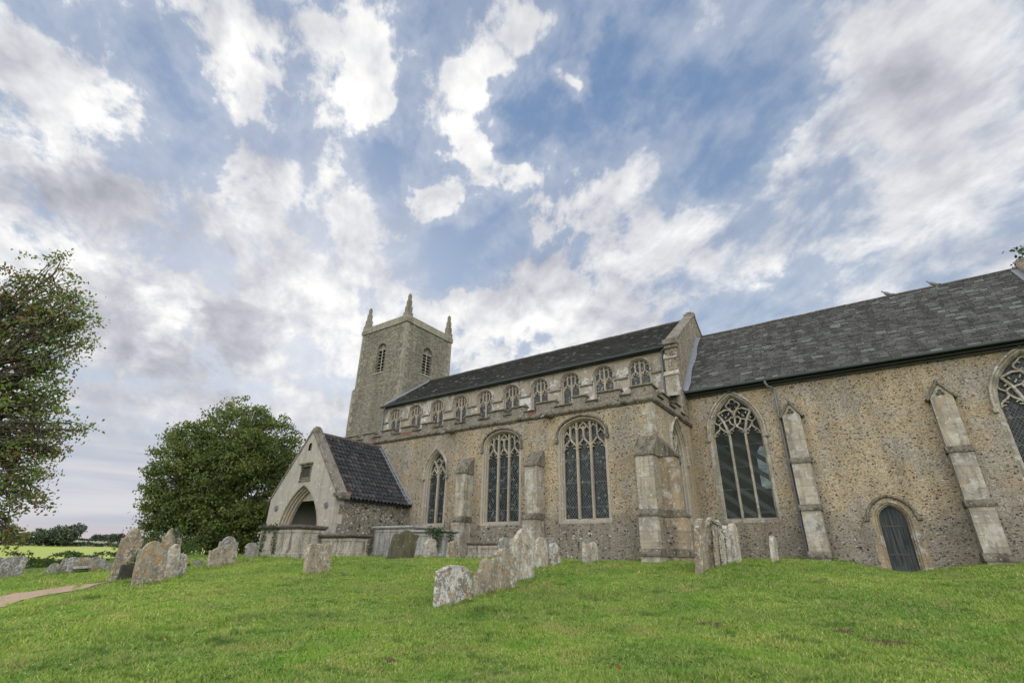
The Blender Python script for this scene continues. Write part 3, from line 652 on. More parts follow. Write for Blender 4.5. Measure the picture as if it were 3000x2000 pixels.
    if hood:
        h = MB(); hw = .10 if jamb > .1 else .075; k = jamb+hw*.5+.015; P = arch(cu, a+k, spring, rise+k*.98, n); P = [(P[0][0], spring-.16)]+P+[(P[-1][0], spring-.16)]
        h.bar(F, P, hw, -.10, .03, .5)
        for u, v in (P[0], P[-1]): h.frust((0, 0, 0, 0, 0), (0, 0, 0, 0, 0)) if False else fbox(h, F, u-hw*.75, u+hw*.75, v-.13, v+.02, -.11, .02)
        h.build('hood_mould', M['weather' if style == 'perp' else 'render' if style == 'cler' else 'stone'], fr)
    return opening(cu, a+jamb-.02, sill-.13, spring, rise+(jamb-.02)*.95, n)

# --- south aisle
F = FS(YA)
holes = [window(F, 'aisle_window', -17.52, .56, 1.45, 3.78, 1.00, 'two'),
         window(F, 'aisle_window', -13.50, .90, 1.44, 4.78, .55, 'perp'),
         window(F, 'aisle_window', -9.37, .955, 1.46, 4.80, .58, 'perp')]
mb = MB(); mb.face_holes(F, [(-27, -1), (XE, -1), (XE, 5.78), (-27, 5.78)], holes)
FEa = FE(XE)
hE = window(FEa, 'aisle_window', 21.2, .85, 1.55, 4.05, 1.42, 'two')
mb.face_holes(FEa, [(YA, -1), (YC+.3, -1), (YC+.3, 5.78), (YA, 5.78)], [hE])
mb.face_holes(FW(-27), [(-YN, -1), (-YA, -1), (-YA, 5.78), (-YN, 5.78)], [])
mb.build('aisle_wall', M['flint'], CH)
for u0, u1 in ((-14.75, -12.3), (-10.7, -8.1)):     # grey repaired panels under the two larger windows
    mb = MB(); mb.prism(F, [(u0+.02, -.3), (u1, -.3), (u1-.05, .5), (u1+.04, 1.28), (u0-.05, 1.27), (u0+.06, .6)], -.008, .02); mb.build('wall_patch', M['flint_grey'], CH)
mb = MB(); prof = [(.02, 5.72), (-.05, 5.72), (-.13, 5.80), (-.13, 5.86), (-.03, 5.95), (.02, 5.95)]
profile(mb, F, prof, -27, XE+.10); profile(mb, FEa, prof, YA+.01, YC)
mb.build('string_course', M['weather'], CH)
def gargoyle(x):
    mb = MB(); R = []
    for dy, w, h, zc in ((.1, .36, .34, 5.80), (-.10, .38, .36, 5.80), (-.28, .42, .36, 5.81), (-.44, .34, .30, 5.77), (-.58, .22, .20, 5.72), (-.64, .12, .12, 5.70)):
        R.append([(x+w/2*math.cos(q), YA+dy-.0, zc+h/2*math.sin(q)) for q in np.linspace(0, 2*math.pi, 9)[:-1]])
    mb.loft(R, True, True)
    for s in (-1, 1): mb.frust((x+s*.09-.04, x+s*.09+.04, YA-.30, YA-.22, 5.9), (x+s*.12-.02, x+s*.12+.02, YA-.27, YA-.24, 6.0))
    g = mb.build('gargoyle', M['weather'], CH, True)
    sp = MB(); sp.tube([(x, YA-.55, 5.68), (x-.02, YA-.84, 5.54)], .045); sp.build('lead_spout', M['lead'], g)
gargoyle(-16.55); gargoyle(-10.83)
# battlements
mb = MB(); cp = MB()
fbox(mb, F, -27, XE, 5.93, 6.18, .03, .33); fbox(mb, FEa, YA+.33, YC-.1, 5.93, 6.18, .03, .33)
def merlons(Fx, spans, lo, hi, ch=True):
    prev = lo
    for u0, u1 in spans:
        fbox(mb, Fx, u0, u1, 6.16, 6.46, .032, .328)
        P = [(-.05, 6.43), (-.05, 6.47), (.18, 6.57), (.40, 6.47), (.40, 6.43)]
        profile(cp, Fx, P, u0-.05, u1+.05)
        if u0-prev > .1: profile(cp, Fx, [(-.06, 6.15), (-.06, 6.19), (.18, 6.27), (.42, 6.19), (.42, 6.15)], prev+.0, u0-.0)
        prev = u1
    if hi-prev > .1: profile(cp, Fx, [(-.06, 6.15), (-.06, 6.19), (.18, 6.27), (.42, 6.19), (.42, 6.15)], prev, hi)
sp = [(-7.06, XE+.002), (-8.52, -7.56), (-9.74, -9.14), (-11.62, -10.66), (-12.98, -12.28), (-14.30, -13.50), (-15.8, -15.0), (-17.3, -16.5), (-18.85, -18.0), (-20.4, -19.5), (-22.0, -21.1), (-23.6, -22.7), (-25.2, -24.3), (-26.9, -26.0)]
merlons(F, sorted(sp), -27, XE)
merlons(FEa, [(YA+.05, YA+.75), (19.9, 20.7), (21.5, 22.3)], YA+.1, YC-.2)
pa = mb.build('aisle_parapet', M['flint_parapet'], CH); cp.build('coping', M['weather'], pa)
for u0, u1 in ((-20.3, -19.6), (-12.1, -11.7), (-22.9, -22.4)):
    mb = MB()
    for k in range(3):
        for i in range(4): w = (u1-u0)/4; u = u0+w*(i+.3*(k % 2)); fbox(mb, F, u, u+w*.9, 5.985+k*.062, 6.035+k*.062, .018, .05)
    mb.build('brick_patch', M['redtile'], pa)
mb = MB(); mb.add([(-27, YA+.3, 5.95), (XE-.05, YA+.3, 5.95), (XE-.05, YN, 7.3), (-27, YN, 7.3)], [(0, 1, 2, 3)]); mb.build('aisle_roof', M['lead'], CH)
# --- buttresses
def buttress(F, u0, u1, stages, ztop, gable=None, name='buttress', zb=-1., mat='stone'):
    """stages from the ground up: (z_top, projection). weathered offsets between."""
    mb = MB(); wts = []
    z = zb
    for i, (zt, D) in enumerate(stages):
        nxt = stages[i+1][1] if i+1 < len(stages) else 0
        e = .0 if i else 0.
        mb.prism(lambda u, v, d=0., F=F: F(u, v, d), [(u0, z), (u1, z), (u1, zt), (u0, zt)], -D, .05)
        if i+1 < len(stages):
            s = .24; wt = MB(); wts.append(wt)
            profile(wt, F, [(.03, zt), (-D-.06, zt), (-D-.06, zt+.07), (-nxt+.01, zt+s), (.03, zt+s)], u0-.05, u1+.05); z = zt+s-.002
        elif gable is None:
            wt = MB(); wts.append(wt); profile(wt, F, [(.02, zt), (-D-.07, zt), (-D-.07, zt+.09), (.02, ztop)], u0-.06, u1+.06)
        else:
            c = (u0+u1)/2; w = (u1-u0)/2; wt = MB(); wts.append(wt)
            mb.prism(F, [(u0, zt), (u1, zt), (c, ztop-.10)], -D, .05)
            for s in (-1, 1): wt.bar(F, [(c+s*(w+.10), zt-.08), (c, ztop)], .10, -D-.07, .05, .6)
            fbox(wt, F, c-.05, c+.05, ztop-.06, ztop+.10, -D-.05, .02)
            g = MB()
            for q in (90, 210, 330):
                cx, cz = c+.075*math.cos(rad(q)), zt+.14+.075*math.sin(rad(q)); g.prism(F, [(cx+.065*math.cos(k*math.pi/5), cz+.065*math.sin(k*math.pi/5)) for k in range(10)], -D-.004-.001*q/90, -D+.02)
    b = mb.build(name, M[mat], CH)
    for wt in wts: wt.build('weathering', M['weather'], b)
    if gable: g.build('trefoil_shade', M['grave_dark'], b)  # dark discs on the gable face paint in a recess's shade
    return b
buttress(F, -15.66, -15.13, [(1.42, .74), (3.55, .58)], 4.36)
buttress(F, -11.84, -11.25, [(1.44, .72), (3.58, .55)], 4.32)
bb = buttress(F, -6.86, -6.20, [(.12, .86), (1.42, .80), (3.55, .64)], 4.42, name='corner_buttress')
buttress(FEa, YA+.04, YA+.62, [(.12, .80), (1.42, .74), (3.55, .60)], 4.42, name='corner_buttress', mat='tan_stone')
FC = FS(YC)
mb = MB(); mb.prism(FE(-6.20), [(17.90, .3), (18.47, .3), (18.47, 3.5), (17.90, 3.5)], -.006, .02); mb.build('flint_infill', M['flint'], bb)
mb = MB(); mb.prism(FS(18.49), [(-6.18, .2), (-5.80, .2), (-5.80, 1.1), (-6.18, 1.1)], -.006, .02); mb.build('flint_infill', M['flint_grey'], bb)
buttress(FC, -2.30, -1.64, [(.16, .78), (1.84, .70), (3.66, .50), (5.66, .34)], 6.22, True, 'chancel_buttress')
buttress(FC, 2.62, 3.28, [(.14, .78), (1.80, .70), (3.62, .50), (5.66, .34)], 6.22, True, 'chancel_buttress')
mb = MB()   # aisle corner quoins, proud of the flint
z = 1.7
k = 0
while z < 5.6:
    h = random.uniform(.28, .40); a, b = (.55, .28) if k % 2 else (.30, .5)
    fbox(mb, F, XE-a*random.uniform(.8, 1.1), XE+.006, z, min(z+h, 5.70)-.012, -.006, .03); fbox(mb, FEa, YA-.004, YA+b*random.uniform(.8, 1.1), z, min(z+h, 5.70)-.012, -.007, .03); z += h; k += 1
mb.build('quoins', M['stone'], CH)

# --- nave clerestory
F = FS(YN); holes = []
for i in range(10):
    cx = -26.36+i*2.003
    holes.append(window(F, 'clerestory_window', cx, .50, 7.75, 9.08, .40, 'cler', True, .07, .20))
mb = MB(); mb.face_holes(F, [(-27.7, 5), (XE-.01, 5), (XE-.01, 9.86), (-27.7, 9.86)], holes)
mb.build('nave_wall', M['render'], CH)
prof = [(.02, 8.58), (-.07, 8.60), (-.07, 8.66), (.02, 8.72)]
cut = [-27.65]+[-26.36+i*2.003+k*.62 for i in range(10) for k in (-1, 1)]+[-6.9]
for u0, u1 in zip(cut[::2], cut[1::2]): mb = MB(); profile(mb, F, prof, u0, u1); mb.build('string_course', M['weather'], CH)
def slates(name, P0, udir, L, vdir, H, expo, wmin, wmax, mat, parent, wedge=None):
    """courses of overlapping slates: P0 lower left corner, u along the eave, v up the slope"""
    P0 = Vector(P0); U = Vector(udir).normalized(); V = Vector(vdir).normalized(); N = U.cross(V).normalized()
    if N.z < 0: N = -N
    vs = []; n = int(H/expo)+1
    for k in range(n):
        v0 = k*expo; v1 = min(v0+expo*1.6, H); u = -random.uniform(0, wmax)
        sag = .012*math.sin(k*.7)
        while u < L:
            w = random.uniform(wmin, wmax); a, b = max(0, u), min(L, u+w-.016)
            if b-a > .03:
                dz = random.uniform(.020, .034); dv = random.uniform(-.012, .010); tw = random.uniform(-.004, .004)
                f = lambda uu, vv, h: P0+U*uu+V*vv+N*h
                q = [f(a, v0+dv, dz+tw), f(b, v0+dv, dz-tw), f(b, v1, .002), f(a, v1, .002), f(a, v0+dv+.004, -.004), f(b, v0+dv+.004, -.004)]
                vs += [q[0], q[1], q[2], q[3], q[4], q[5], q[1], q[0]]
            u += w
    V_ = np.array([tuple(p) for p in vs], np.float32); m = len(V_)//8
    base = np.arange(m)[:, None]*8
    # share the lip's upper edge so that slate and lip are one island
    idx = np.concatenate([base+np.array([[0, 1, 2, 3]]), base+np.array([[4, 5, 1, 0]])])
    keep = np.ones(len(V_), bool); keep[6::8] = False; keep[7::8] = False
    remap = np.cumsum(keep)-1
    o = mesh_np(name, V_[keep], 4, mat, parent, idx=remap[idx])
    o.data.materials.append(M['slate_edge']); mi = np.zeros(2*m, np.int32); mi[m:] = 1; o.data.polygons.foreach_set('material_index', mi)
    return o
ey, ez, ry, rz = 22.88, 9.84, YM, 12.95
sl = math.hypot(ry-ey, rz-ez)
nr = slates('nave_roof', (-27.35, ey, ez), (1, 0, 0), 27.35-6.72, (0, ry-ey, rz-ez), sl, .145, .2, .30, M['slate_fine'], CH)
mb = MB()
mb.add([(-27.35, ey, ez-.02), (-6.7, ey, ez-.02), (-6.7, ry, rz-.02), (-27.35, ry, rz-.02), (-27.35, 2*ry-ey, ez-.02), (-6.7, 2*ry-ey, ez-.02)], [(0, 1, 2, 3), (3, 2, 5, 4)])
# short western slope tucked against the tower
mb.add([(-27.35, ey, ez), (-27.35, ry, rz-.01), (-27.74, ry, rz-.25), (-28.0, ey+.1, ez-.12)], [(0, 1, 2, 3)])
mb.build('roof_deck', M['slate_fine'], nr)
mb = MB(); mb.tube([(-27.35+.55*k/12*0, ry-(ry-ey)*(1-k/12), rz-(rz-ez)*(1-k/12)+.05) for k in range(13)], .09, 6); mb.build('lead_verge', M['lead'], nr)
mb = MB()
for k in range(45):
    x0 = -27.3+k*.455; dz = random.uniform(-.01, .015); mb.tube([(x0, ry, rz+.03+dz), (x0+.44, ry, rz+.035+dz)], .085, 6)
mb.build('ridge_tiles', M['ridge'], nr)
mb = MB(); mb.tube([(-27.7, ey-.02, ez-.06), (-6.6, ey-.02, ez-.04)], .065, 8); mb.box(-27.6, -6.6, ey+.05, YN+.01, ez-.12, ez-.05); mb.build('gutter', M['gutter'], CH)
# east gable of the nave
mb = MB(); FG = FE(XE+.03)
gp = [(22.75, 5.8), (31.65, 5.8), (31.65, 9.95), (27.2, 13.12), (22.75, 9.95)]
mb.prism(FG, gp, 0., .48); gw = mb.build('nave_gable', M['flint_grey'], CH)
mb = MB(); Fx = FG
for s in (-1, 1):
    P = [(27.2+s*4.55, 9.92), (27.2+s*3.9, 10.40), (27.2, 13.20)]
    mb.bar(Fx, P, .11, -.05, .55, .8)
fbox(mb, Fx, 27.02, 27.38, 13.12, 13.30, -.06, .52); fbox(mb, Fx, 27.12, 27.3, 13.28, 13.42, .1, .4)
fbox(mb, Fx, 22.55, 22.95, 9.76, 10.02, -.08, .62); fbox(mb, Fx, 22.66, 22.9, 9.58, 9.78, -.05, .58)
mb.build('gable_coping', M['capstone'], gw)
mb = MB()
fbox(mb, FS(22.62), -6.88, -6.24, 6.3, 8.15, 0., .5)
profile(mb, FS(22.62), [(0.5, 8.15), (-.05, 8.15), (-.05, 8.2), (.14, 8.42), (.5, 8.42)], -6.92, -6.20)
fbox(mb, FS(22.76), -6.84, -6.24, 8.4, 9.05, 0., .4)
profile(mb, FS(22.76), [(.4, 9.05), (-.05, 9.05), (-.05, 9.1), (.10, 9.36), (.4, 9.4)], -6.88, -6.20)
fbox(mb, FS(22.82), -6.8, -6.24, 9.38, 9.60, 0., .4)
mb.build('nave_buttress', M['stone'], CH)

# --- chancel
WNX = 4.44
M['pale_wood'] = simple('pale_wood', (.55, .54, .50), .9, .1, .2, 6.)
F = FC
holes = [window(F, 'chancel_window', -4.27, .965, 1.68, 5.25, 1.70, 'dec', True, .16, .28, 'stone'),
         window(F, 'chancel_window', 5.52, 1.00, 1.68, 5.22, 1.72, 'dec', True, .16, .28, 'stone')]
DC, DA, DS, DR = .51, .405, 1.46, .52
holes.append(opening(DC, DA+.17, -1., DS, DR+.16))
mb = MB(); mb.face_holes(F, [(XE-.02, -1.2), (8.0, -1.2), (8.0, 7.38), (XE-.02, 7.38)], holes)
mb.face_holes(FE(8.0), [(YC, -1.2), (30.9, -1.2), (30.9, 7.38), (27.2, 11.8), (YC, 7.38)], [])
mb.build('chancel_wall', M['flint'], CH)
# chancel interior seen through the leaded glass: north wall and window, rafters
mb = MB(); mb.face_holes(FN(31.0), [(-8.0, -1.2), (6.3, -1.2), (6.3, 7.4), (-8.0, 7.4)], [opening(WNX-.08, .40, 3.7, 5.3, .8), opening(1.4, 1.0, 1.7, 5.2, 1.6), opening(-2.6, 1.0, 1.7, 5.2, 1.6)])  # the two wide openings are added out of view to light the interior
nw = mb.build('north_wall', M['whitewash'], CH)
for c_, a_, s_, p_, r_ in ((WNX-.08, .40, 3.7, 5.3, .8), (1.4, 1.0, 1.7, 5.2, 1.6), (-2.6, 1.0, 1.7, 5.2, 1.6)):
    mb = MB(); op = opening(c_, a_, s_, p_, r_); mb.add([FN(31.05)(u, v) for u, v in op], [tuple(range(len(op)))], [[(u, v) for u, v in op]]); mb.build('pane', M['clear_glass'], nw)
for k in range(9):     # pale boards added to imitate the slanting bands in the glass
    z0 = 9.6-k*.78; mb = MB(); mb.add([(x, y, z0+dz-(x+7.4)*.80) for x in (-7.4, -2.2) for y in (26.2, 26.35) for dz in (0, .27)], [(0, 2, 3, 1), (4, 5, 7, 6), (0, 1, 5, 4), (2, 6, 7, 3), (1, 3, 7, 5), (0, 4, 6, 2)]); mb.build('added_band', M['pale_wood'], CH)
mb = MB(); mb.face_holes(FE(-6.27), [(23.5, -1.2), (31, -1.2), (31, 7.4), (23.5, 7.4)], []); mb.build('chancel_arch_wall', M['whitewash'], CH)
for i in range(22):
    x = -6.0+i*.62; mb = MB(); mb.add([(x+dx, y, z+dz) for dx in (0, .15) for y, z in ((31.2, 7.25), (27.2, 11.5)) for dz in (0, -.18)], [(0, 2, 3, 1), (4, 5, 7, 6), (1, 3, 7, 5), (0, 1, 5, 4), (2, 6, 7, 3)]); mb.build('rafter', M['pale_wood'], CH)
# priest's door
mb = MB(); rings = []
for k, d in ((.19, .05), (.19, -.006), (.13, -.006), (.11, .06), (.06, .07), (.045, .16), (0, .18), (0, .36)):
    rings.append([FC(u, v, d) for u, v in opening(DC, DA+k, -1., DS, DR+k*.95)])
mb.loft(rings)
z = -.3
for i in range(5):   # jamb stones of uneven length
    h = .36
    for s in (-1, 1): w = random.uniform(.22, .42); u = DC+s*(DA+.15); fbox(mb, FC, min(u, u+s*(w-.18)), max(u, u+s*(w-.18)), z+.006, z+h-.008, -.009-.001*(s > 0), .02)
    z += h
ds = mb.build('door_surround', M['door_stone'], CH)
mb = MB(); P = arch(DC, DA+.34, DS, DR+.34); P = [(P[0][0]-.13, DS+.03), (P[0][0], DS+.03)]+P[1:-1]+[(P[-1][0], DS+.03), (P[-1][0]+.13, DS+.03)]
mb.bar(FC, P, .10, -.10, .03, .5); mb.build('hood_mould', M['weather'], ds)
mb = MB(); nb = 5
for i in range(nb):
    a0 = DC-DA+2*DA*i/nb; a1 = DC-DA+2*DA*(i+1)/nb-.008; AP = arch(DC, DA, DS, DR, 30)
    hh = lambda u: np.interp(u, [p[0] for p in AP], [p[1] for p in AP])
    us = np.linspace(a0, a1, 5); mb.prism(FC, [(a0, -1.)]+[(a1, -1.)]+[(u, hh(u)) for u in us[::-1]], .25+.006*(i % 2), .32)
fbox(mb, FC, DC-DA, DC+DA, -.22, -.08, .232, .26); mb.prism(FC, [(DC-DA, -1.)]+[(DC+DA, -1.)]+[(u, hh(u)) for u in np.linspace(DC+DA, DC-DA, 21)], .29, .34)
dr = mb.build('door', M['door'], CH)
mb = MB(); mb.bar(FC, [(DC+.22+.05*math.cos(q), .75+.05*math.sin(q)) for q in np.linspace(0, 2*math.pi, 11)[:-1]], .016, .215, .235, closed=True); mb.build('handle', M['gutter'], dr)
for zz in (.3, 1.25): mb = MB(); fbox(mb, FC, DC-DA+.01, DC+.25, zz, zz+.05, .238, .25); mb.build('strap_hinge', M['gutter'], dr)
# chancel roof
ey, ez, ry, rz = 23.08, 7.36, YM, 11.70
sl = math.hypot(ry-ey, rz-ez)
cr_ = slates('chancel_roof', (XE+.03, ey, ez), (1, 0, 0), 7.32-XE, (0, ry-ey, rz-ez), sl, .178, .24, .52, M['slate'], CH)
mb = MB(); mb.add([(XE, ey, ez-.02), (7.4, ey, ez-.02), (7.4, ry, rz-.02), (XE, ry, rz-.02), (XE, 2*ry-ey, ez-.02), (7.4, 2*ry-ey, ez-.02)], [(0, 1, 2, 3), (3, 2, 5, 4)]); mb.build('roof_deck', M['slate_edge'], cr_)
mb = MB()
for k in range(30):
    x0 = XE+.05+k*.455; dz = random.uniform(-.008, .012); mb.tube([(x0, ry, rz+.01+dz), (x0+.447, ry, rz+.012+dz)], .075, 6)
mb.build('ridge_tiles', M['ridge'], cr_)
mb = MB(); nrm = Vector((0, -(rz-ez), ry-ey)).normalized()
R = []
for k in range(9):
    f = k/8; w = .24+.05*math.sin(k*1.7); y = ey-.03+(ry-ey)*f; zq = ez-.02+(rz-ez)*f
    R.append([(XE+.045, y+nrm.y*.24, zq+nrm.z*.24), (XE+.055, y+nrm.y*.06, zq+nrm.z*.06), (XE+w, y+nrm.y*.045, zq+nrm.z*.045)])
mb.loft(R, False); mb.build('lead_flashing', M['lead'], cr_)
mb = MB(); mb.tube([(XE-.02, ey-.03, ez-.05), (7.5, ey-.03, ez-.05)], .062, 8); mb.box(XE+.06, 7.9, 23.26, YC+.01, 7.19, 7.33); mb.tube([(XE+.05, 23.36, 7.12), (7.6, 23.36, 7.12)], .03, 6); mb.build('gutter', M['gutter'], CH)  # dark box paints in the shaded gap under the gutter
mb = MB(); Fx = FE(8.06)
for s in (-1, 1): mb.bar(Fx, [(27.2+s*4.3, 7.25), (27.2+s*3.7, 7.95), (27.2, 12.0)], .20, 0., .72, .8)
fbox(mb, Fx, 27.0, 27.4, 11.85, 12.08, .02, .68)
mb.build('chancel_gable_coping', M['capstone'], CH)
mb = MB(); mb.loft([[(7.10, ey+(ry-ey)*f, ez+(rz-ez)*f+.06), (7.36, ey+(ry-ey)*f, ez+(rz-ez)*f+.07), (7.37, ey+(ry-ey)*f, ez+(rz-ez)*f+.25)] for f in (0, .5, 1)], False); mb.build('lead_flashing', M['lead'], cr_)
def downpipe(pts, r=.05, joints=(), shoe=None):
    mb = MB(); mb.tube(pts, r, 8)
    x, y = pts[-1][0], pts[-1][1]
    for zz in joints: mb.tube([(x, y, zz), (x, y, zz+.09)], r*1.28, 8)
    mb.build('downpipe', M['iron'], CH)
downpipe([(-2.68, 23.05, 7.32), (-2.68, 23.08, 7.18), (-2.63, 23.16, 7.06), (-2.47, 23.34, 6.98), (-2.43, 23.40, 6.86), (-2.43, 23.40, 0.05)], .052, (5.15, 3.2, 1.6))
downpipe([(-27.2, 22.87, 9.72), (-27.25, 22.9, 9.64), (-27.5, 23.08, 9.45), (-27.55, 23.1, 9.3), (-27.55, 23.1, 7.6)], .055)
downpipe([(-6.72, 22.82, 9.80), (-6.74, 22.84, 9.74), (-7.0, 23.06, 9.66), (-7.08, 23.08, 9.5), (-7.08, 23.08, 7.0)], .055, (9.3,))

# --- tower
TX0, TX1, TY0, TY1 = -33.15, -27.73, 24.5, 29.92
def tower():
    mb = MB()
    lou = [(FS(TY0), -30.44, .50, 13.52, 15.58, .50), (FE(TX1), 27.16, .54, 13.58, 15.42, .58)]
    for F, u0, u1 in ((FS(TY0), TX0, TX1), (FE(TX1), TY0, TY1), (FN(TY1), -TX1, -TX0), (FW(TX0), -TY1, -TY0)):
        hs = [opening(c, a, s0, sp, r, 10) for F2, c, a, s0, sp, r in lou if F2(0, 0) == F(0, 0)]
        mb.face_holes(F, [(u0, 12.4), (u1, 12.4), (u1, 17.42), (u0, 17.42)], hs)
    e = .13
    mb.box(TX0-e, TX1+e, TY0-e, TY1+e, -1.5, 12.44)
    mb.frust((TX0-e, TX1+e, TY0-e, TY1+e, 12.44), (TX0, TX1, TY0, TY1, 12.62))
    for F2, c, a, s0, sp, r in lou:
        op = opening(c, a, s0, sp, r, 10); mb.loft([[F2(u, v, 0) for u, v in op], [F2(u, v, .38) for u, v in op]])
    T = mb.build('tower', M['flint_tower'], CH)
    mb = MB(); z = 9.0; k = 0; e = .13
    while z < 17.3:
        h = random.uniform(.30, .42); o = e if z < 12.4 else 0.
        if z < 12.4 < z+h+.05: z = 12.64; continue
        a, b = (.52, .26) if k % 2 else (.27, .5)
        for F2, c, s in ((FS(TY0-o), TX1+o, -1), (FE(TX1+o), TY0-o, 1), (FS(TY0-o), TX0-o, 1), (FE(TX1+o), TY1+o, -1)):
            w = (a if s == -1 else b)*random.uniform(.85, 1.1); u0, u1 = sorted((c-s*.008, c+s*w)); fbox(mb, F2, u0, u1, z, min(z+h, 17.40)-.01, -.022-.003*(s > 0), .03)
        z += h; k += 1
    mb.build('quoins', M['tower_stone'], T)
    mb = MB(); p = .06
    mb.frust((TX0-p-.03, TX1+p+.03, TY0-p-.03, TY1+p+.03, 17.42), (TX0-p, TX1+p, TY0-p, TY1+p, 17.50))
    for x0, x1, y0, y1 in ((TX0-.05, TX1+.05, TY0-.05, TY0+.3), (TX0-.05, TX1+.05, TY1-.3, TY1+.05), (TX0-.05, TX0+.3, TY0+.3, TY1-.3), (TX1-.3, TX1+.05, TY0+.3, TY1-.3)):
        mb.box(x0, x1, y0, y1, 17.48, 18.02)
    mb.build('tower_parapet', M['tower_stone'], T)
    for sx, x in ((1, TX0), (-1, TX1)):
        for sy, y in ((1, TY0), (-1, TY1)):
            mb = MB(); zz = 17.46
            for w, h in ((.68, .34), (.56, .50), (.43, .58), (.32, .58), (.22, .54)):
                cx, cy = x+sx*.25, y+sy*.25
                mb.box(cx-w/2, cx+w/2, cy-w/2, cy+w/2, zz, zz+h); mb.frust((cx-w/2+.004, cx+w/2-.004, cy-w/2+.004, cy+w/2-.004, zz+h-.08), (cx-w/2+.03, cx+w/2-.03, cy-w/2+.03, cy+w/2-.03, zz+h+.015)); zz += h
            w = .19; mb.frust((cx-w/2, cx+w/2, cy-w/2, cy+w/2, zz), (cx-.03, cx+.03, cy-.03, cy+.03, zz+.16))
            mb.build('pinnacle', M['pinnacle'], T)
    for F2, c, a, s0, sp, r in lou:
        mb = MB(); op = opening(c, a, s0, sp, r, 10)
        mb.bar(F2, [(u, v) for u, v in op][1:-1], .06, .14, .3, .8)
        n = 8
        for i in range(n):
            v = s0+.08+(sp-s0-.06)*i/(n-1)
            mb.add([F2(c-a, v-.08, .15), F2(c+a, v-.08, .15), F2(c+a, v+.03, .30), F2(c-a, v+.03, .30), F2(c-a, v-.10, .16), F2(c+a, v-.10, .16)], [(0, 1, 2, 3), (4, 5, 1, 0)])
        fbox(mb, F2, c-.035, c+.035, s0, sp, .13, .17)
        fbox(mb, F2, c-a, c+a, sp-.03, sp+.05, .12, .2)
        for i in range(1, 10):
            q = math.pi*i/10; mb.bar(F2, [(c+.12*math.cos(q), sp+.12*math.sin(q)), (c+a*.86*math.cos(q), sp+r*.86*math.sin(q))], .03, .14, .18)
        mb.bar(F2, [(c+.12*math.cos(q), sp+.12*math.sin(q)) for q in np.linspace(0, math.pi, 8)], .04, .14, .18)
        fbox(mb, F2, c-a-.08, c+a+.08, s0-.10, s0, -.05, .3)
        lw = mb.build('louvre_window', M['louvre'], T)
        mb = MB(); mb.add([F2(u, v, .36) for u, v in op], [tuple(range(len(op)))]); mb.build('dark_backing', M['black'], lw)
    mb = MB(); mb.box(TX0+.2, TX1-.2, TY0+.2, TY1-.2, 17.3, 17.4); mb.build('tower_roof', M['lead'], T)
tower()

